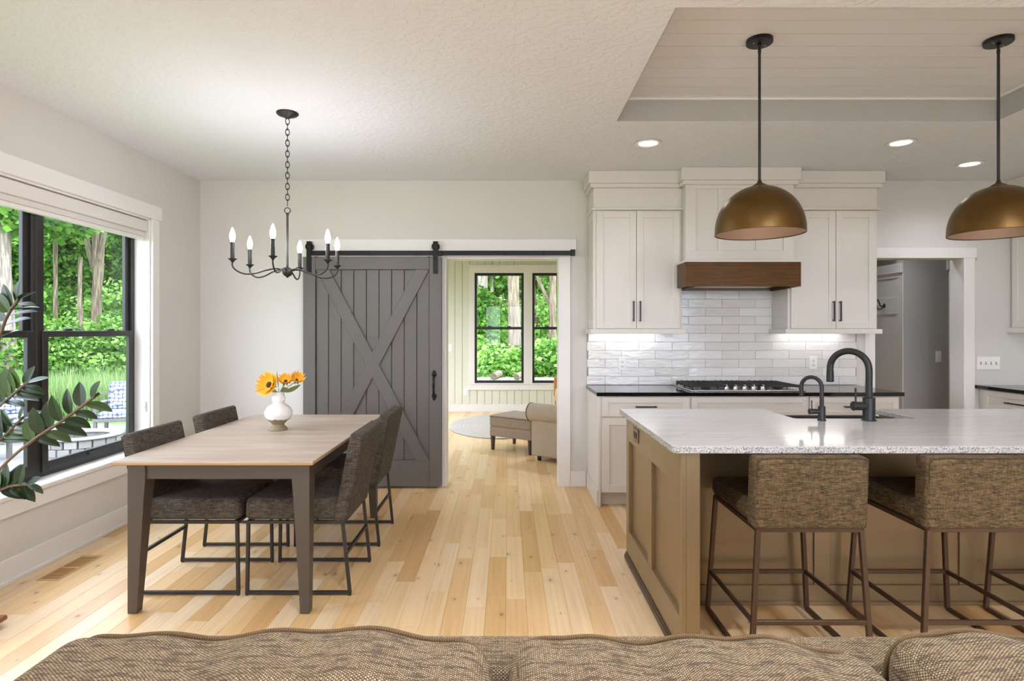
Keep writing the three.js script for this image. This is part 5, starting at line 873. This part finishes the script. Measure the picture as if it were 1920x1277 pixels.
function foliage(parent, blobs, count, kind, tone = 0) { // blobs: [x, y, d, rx, ry]
  const m = new THREE.InstancedMesh(spray[kind], M.leaf, count); m.name = 'foliage'; m.userData.kind = 'stuff'; const vol = blobs.map(b => b[3] * b[3] * b[4]), tot = vol.reduce((a, b) => a + b, 0);
  for (let i = 0; i < count; i++) {
    let r = rnd() * tot, k = 0; while (k < blobs.length - 1 && r > vol[k]) r -= vol[k++];
    const [x, y, d, rx, ry] = blobs[k]; let v; do v = new THREE.Vector3(rr(-1, 1), rr(-1, 1), rr(-1, 1)); while (v.lengthSq() > 1); v.multiplyScalar(0.55 + 0.45 * v.length());
    dummy.position.set(x + v.x * rx - parent.position.x, y + v.y * ry - parent.position.y, -d + v.z * rx - parent.position.z); dummy.rotation.set(rr(-0.5, 0.5), rr(0, 6.28), rr(-0.5, 0.5)); dummy.scale.setScalar(rr(0.75, 1.3)); dummy.updateMatrix(); m.setMatrixAt(i, dummy.matrix);
    const q = greens[Math.min(greens.length - 1, Math.floor(rnd() * 3 + tone * 2))], s = rr(0.85, 1.15); m.setColorAt(i, tint.setRGB(q[0] * s, q[1] * s, q[2] * s));
  }
  m.castShadow = m.receiveShadow = true; parent.add(m); return m;
}
function trunkGeo(pts, r0, r1) { const c = new THREE.CatmullRomCurve3(pts), n = 24, m = 12, g = new THREE.TubeGeometry(c, n, 1, m), p = g.attributes.position, v = new THREE.Vector3(); for (let i = 0; i <= n; i++) { const o = c.getPointAt(i / n), r = lerp(r0, r1, i / n); for (let j = 0; j <= m; j++) { const k = i * (m + 1) + j; v.fromBufferAttribute(p, k).sub(o).multiplyScalar(r * (1 + 0.12 * Math.sin(j * 2.1 + i * 0.7))).add(o); p.setXYZ(k, v.x, v.y, v.z); } } g.computeVertexNormals(); const uv = g.attributes.uv; for (let i = 0; i < uv.count; i++) uv.setXY(i, uv.getY(i) * 2 * Math.PI * r0, uv.getX(i) * c.getLength()); return g.toNonIndexed(); }
function tree(label, x, d, h, r, mat, o = {}) {
  const y = gy(x, d) - 0.05, t = thing('tree', label, 'tree', [x, y, d], o.group ?? 'woodland trees'), lean = o.lean ?? 0;
  part(t, 'trunk', trunkGeo([V(x, y, d), V(x + lean * 0.3, y + h * 0.35, d), V(x + lean * 0.6 + rr(-0.1, 0.1), y + h * 0.7, d), V(x + lean, y + h, d)], r, r * (o.taper ?? 0.5)), mat);
  for (const [f, dx, dh, br] of o.branches ?? []) part(t, 'branch', trunkGeo([V(x + lean * f, y + h * f, d), V(x + lean * f + dx * 0.5, y + h * f + dh * 0.4, d + 0.1), V(x + lean * f + dx, y + h * f + dh, d + 0.2)], br, br * 0.4), mat);
  if (o.blobs) foliage(t, o.blobs.map(([dx, yy, dd, rx, ry]) => [x + dx, yy, d + dd, rx, ry]), o.count ?? 2500, o.kind ?? 1, o.tone ?? 0); return t;
}
function shrub(label, x, d, w, h, n, tone, kind = 0) { const y = gy(x, d), t = thing('shrub', label, 'shrub', [x, y, d], 'woodland shrubs'); foliage(t, [[x, y + h * 0.45, d, w, h * 0.55], [x + w * 0.5, y + h * 0.35, d + 0.3, w * 0.6, h * 0.4], [x - w * 0.5, y + h * 0.3, d - 0.2, w * 0.6, h * 0.4]], n, kind, tone); for (let k = 0; k < 3; k++) part(t, 'stem', trunkGeo([V(x + k * 0.08 - 0.08, y - 0.05, d), V(x + rr(-0.2, 0.2), y + h * 0.3, d), V(x + rr(-0.5, 0.5) * w, y + h * 0.7, d)], 0.025, 0.01), M.barkDark); return t; }
{ // picture column u at distance d
  const X = (u, d) => (u - PX) / F * d;
  // through the sitting room windows
  const big = (a, b, c) => [[0, a, 0.5, b, c], [0.9, a + 0.9, 1, b * 0.8, c * 0.7], [-0.9, a + 0.6, 0.8, b * 0.8, c * 0.7]];
  const ivy = tree('ivy-covered tree seen through the left far window', X(905, 18.5), 18.5, 9, 0.19, M.bark, { blobs: big(7, 2.2, 1.6), count: 1800, tone: 1.0 });
  foliage(ivy, [[X(903, 18.5), 0.9, 18.3, 0.26, 1.3], [X(906, 18.5), 2.1, 18.3, 0.25, 0.8]], 260, 0, 0);
  tree('thick pale trunk beside the mullion of the far windows', X(966, 17), 17, 9, 0.185, M.barkPale, { taper: 0.75, lean: -0.2, blobs: big(7.5, 2.4, 1.6), count: 1500, tone: 1.2 });
  tree('slim tree between the ivy trunk and the pale trunk', X(922, 22), 22, 9, 0.07, M.bark, { blobs: big(4.6, 1.8, 1.6), count: 2200, tone: 1.2 });
  tree('dark leaning trunk in the right far window', X(1009, 21), 21, 8, 0.15, M.barkDark, { lean: -0.7, blobs: big(6, 2.2, 1.8), count: 2000, tone: 1.0 });
  tree('forked pale tree in the right far window', X(1036, 18.5), 18.5, 8, 0.13, M.barkPale, { branches: [[0.28, -0.75, 1.9, 0.07]], blobs: big(5, 2.0, 1.5), count: 2200, tone: 1.5 });
  for (const [u, d, w, h, n, tone] of [[890, 15.5, 1.0, 0.95, 900, 1.1], [930, 16.2, 1.1, 1.15, 1000, 1.2], [962, 18.5, 1.2, 1.6, 1000, 0.5], [1000, 15.8, 1.0, 1.0, 900, 1.0], [1040, 16.4, 1.3, 1.3, 1100, 0.9], [1085, 16, 1.4, 1.5, 900, 0.8], [850, 17, 1.5, 1.5, 900, 0.7], [925, 21, 1.6, 2.2, 1500, 0.8], [1015, 22, 1.8, 2.6, 1500, 1.3], [880, 23, 1.8, 2.8, 1500, 1.2]])
    shrub(['pale', 'bright', 'low', 'broad', 'leafy', 'spreading', 'outer', 'dark', 'tall', 'distant'][[890, 930, 962, 1000, 1040, 1085, 850, 925, 1015, 880].indexOf(u)] + ' green shrub outside the sitting room windows', X(u, d), d, w, h, n, tone);
  [[-7.5, 25], [-4.5, 26], [-1.8, 27], [0.9, 26.5], [3.4, 27.5], [6.2, 26]].forEach(([x, d], i) => tree(['first', 'second', 'third', 'fourth', 'fifth', 'sixth'][i] + ' leafy tree from the left in the far belt of woods behind the house', x, d, 9, 0.13, M.barkDark, { blobs: [[0, 1.6, 0, 1.9, 1.7], [0.3, 4.4, 0, 2.2, 1.9], [-0.4, 7.2, 0, 2.2, 1.8]], count: 5000, tone: [1.4, 1.8, 1.3, 1.7, 1.2, 1.5][i] }));
  const lg = (u, d, r, label) => { const x = X(u, d), y = gy(x, d); single('cut_log', label, 'log', [cyl(V(x, y + r + 0.51, d), V(x + 0.12, y + r + 0.51, d + 0.8), r, r, 18)], M.barkPale, 'stacked cut logs'); };
  lg(925, 12.6, 0.07, 'pale cut log at the bottom of the left far window'); lg(968, 12.6, 0.06, 'pale cut log below the thick pale trunk');
  const sx = X(945, 12.9), sy = gy(sx, 12.9); single('log_stack', 'low woodpile outside the sitting room window', 'woodpile', [B(-1.4, 1.6, sy - 0.05, sy + 0.5, 12.55, 13.4, 0.05)], M.bark);
  // through the large window on the left
  const lt = (label, u, d, h, r, mat, o) => tree(label, X(u, d), d, h, r, mat, o);
  lt('dead grey tree with forked bare limbs outside the large window', 178, 19, 8.5, 0.17, M.barkPale, { lean: 0.2, taper: 0.35, branches: [[0.42, -1.0, 4.2, 0.09], [0.5, 0.45, 3.6, 0.1], [0.62, -0.35, 2.8, 0.07], [0.35, 0.15, 4.6, 0.12]] });
  lt('short snapped grey trunk left of the forked dead tree', 157, 17.5, 4.2, 0.075, M.barkPale, { taper: 0.7, lean: -0.1 }); lt('slim pale trunk right of the window mullion', 104, 18, 8, 0.065, M.barkPale, { taper: 0.8 });
  lt('thick grey trunk seen left of the window mullion', 18, 15.5, 8, 0.2, M.bark, { taper: 0.7, lean: -0.4, blobs: big(5.2, 2.0, 1.4), count: 1800, tone: 0.6 });
  [[-8, 24], [-11, 22.5], [-13.2, 21.5], [-15.6, 21], [-17.6, 20.5], [-19.6, 19.5], [-21.5, 18], [-23, 16], [-24, 13.5], [-24, 10.5], [-23, 7.5], [-22, 4]].forEach(([x, d], i) => tree(['first', 'second', 'third', 'fourth', 'fifth', 'sixth', 'seventh', 'eighth', 'ninth', 'tenth', 'eleventh', 'twelfth'][i] + ' leafy tree of the wood beyond the patio, counted from the house', x * 1.08, d * 1.08, 10, 0.15, M.barkDark, { blobs: [[0, 2.4, 0, 2.0, 1.6], [0.5, 4.9, -0.3, 2.3, 1.9], [-0.4, 7.8, 0, 2.5, 2.0]], count: i > 0 && i < 8 ? 4600 : 2600, tone: [0.3, 0.6, 0.2, 0.5, 0.4, 0.8, 0.3, 0.6, 0.4, 0.5, 0.3, 0.6][i] }));
  const sh = [[20, 16.5, 1.6, 2.6, 1.0], [95, 17.5, 1.5, 2.3, 0.7], [140, 18.5, 1.3, 1.9, 1.1], [200, 18, 1.5, 2.4, 0.9], [225, 20.5, 1.5, 3.6, 1.2], [60, 20, 1.6, 3.4, 0.3], [-90, 15.5, 2, 2.6, 0.6], [300, 19, 2, 2.6, 0.6]];
  const shl = ['tall bright shrub left of the mullion', 'shrub under the slim pale trunk', 'shrub under the snapped trunk', 'shrub at the foot of the forked dead tree', 'tall pale shrub right of the forked dead tree', 'dark shrub behind the window mullion', 'shrub left of the picture edge', 'shrub behind the corner of the house'];
  sh.forEach(([u, d, w, h, tone], i) => shrub(shl[i] + ' in the garden', X(u, d), d, w, h, 1500, tone));
  const n = 16000, m = new THREE.InstancedMesh(blade, M.leaf, n); m.name = 'meadow_grass'; tag(m, 'tall pale green meadow grass beyond the patio', 'grass', null, 'stuff');
  for (let i = 0; i < n; i++) { const u = rr(-260, 420), d = lerp(13.2, 22, Math.pow(rnd(), 1.2)), x = X(u, d); dummy.position.set(x, gy(x, d) - 0.02, -d); dummy.rotation.set(0, rr(0, 6.28), 0); dummy.scale.setScalar(rr(0.8, 1.6)); dummy.updateMatrix(); m.setMatrixAt(i, dummy.matrix); const s = rr(0.85, 1.15), k = rnd(); m.setColorAt(i, tint.setRGB(lerp(0.15, 0.33, k) * s, lerp(0.3, 0.42, k) * s, lerp(0.06, 0.18, k) * s)); }
  m.castShadow = m.receiveShadow = true; scene.add(m);
}
scene.traverse(o => { if (o.isMesh) { o.castShadow = true; o.receiveShadow = true; } });
renderer.render(scene, camera);
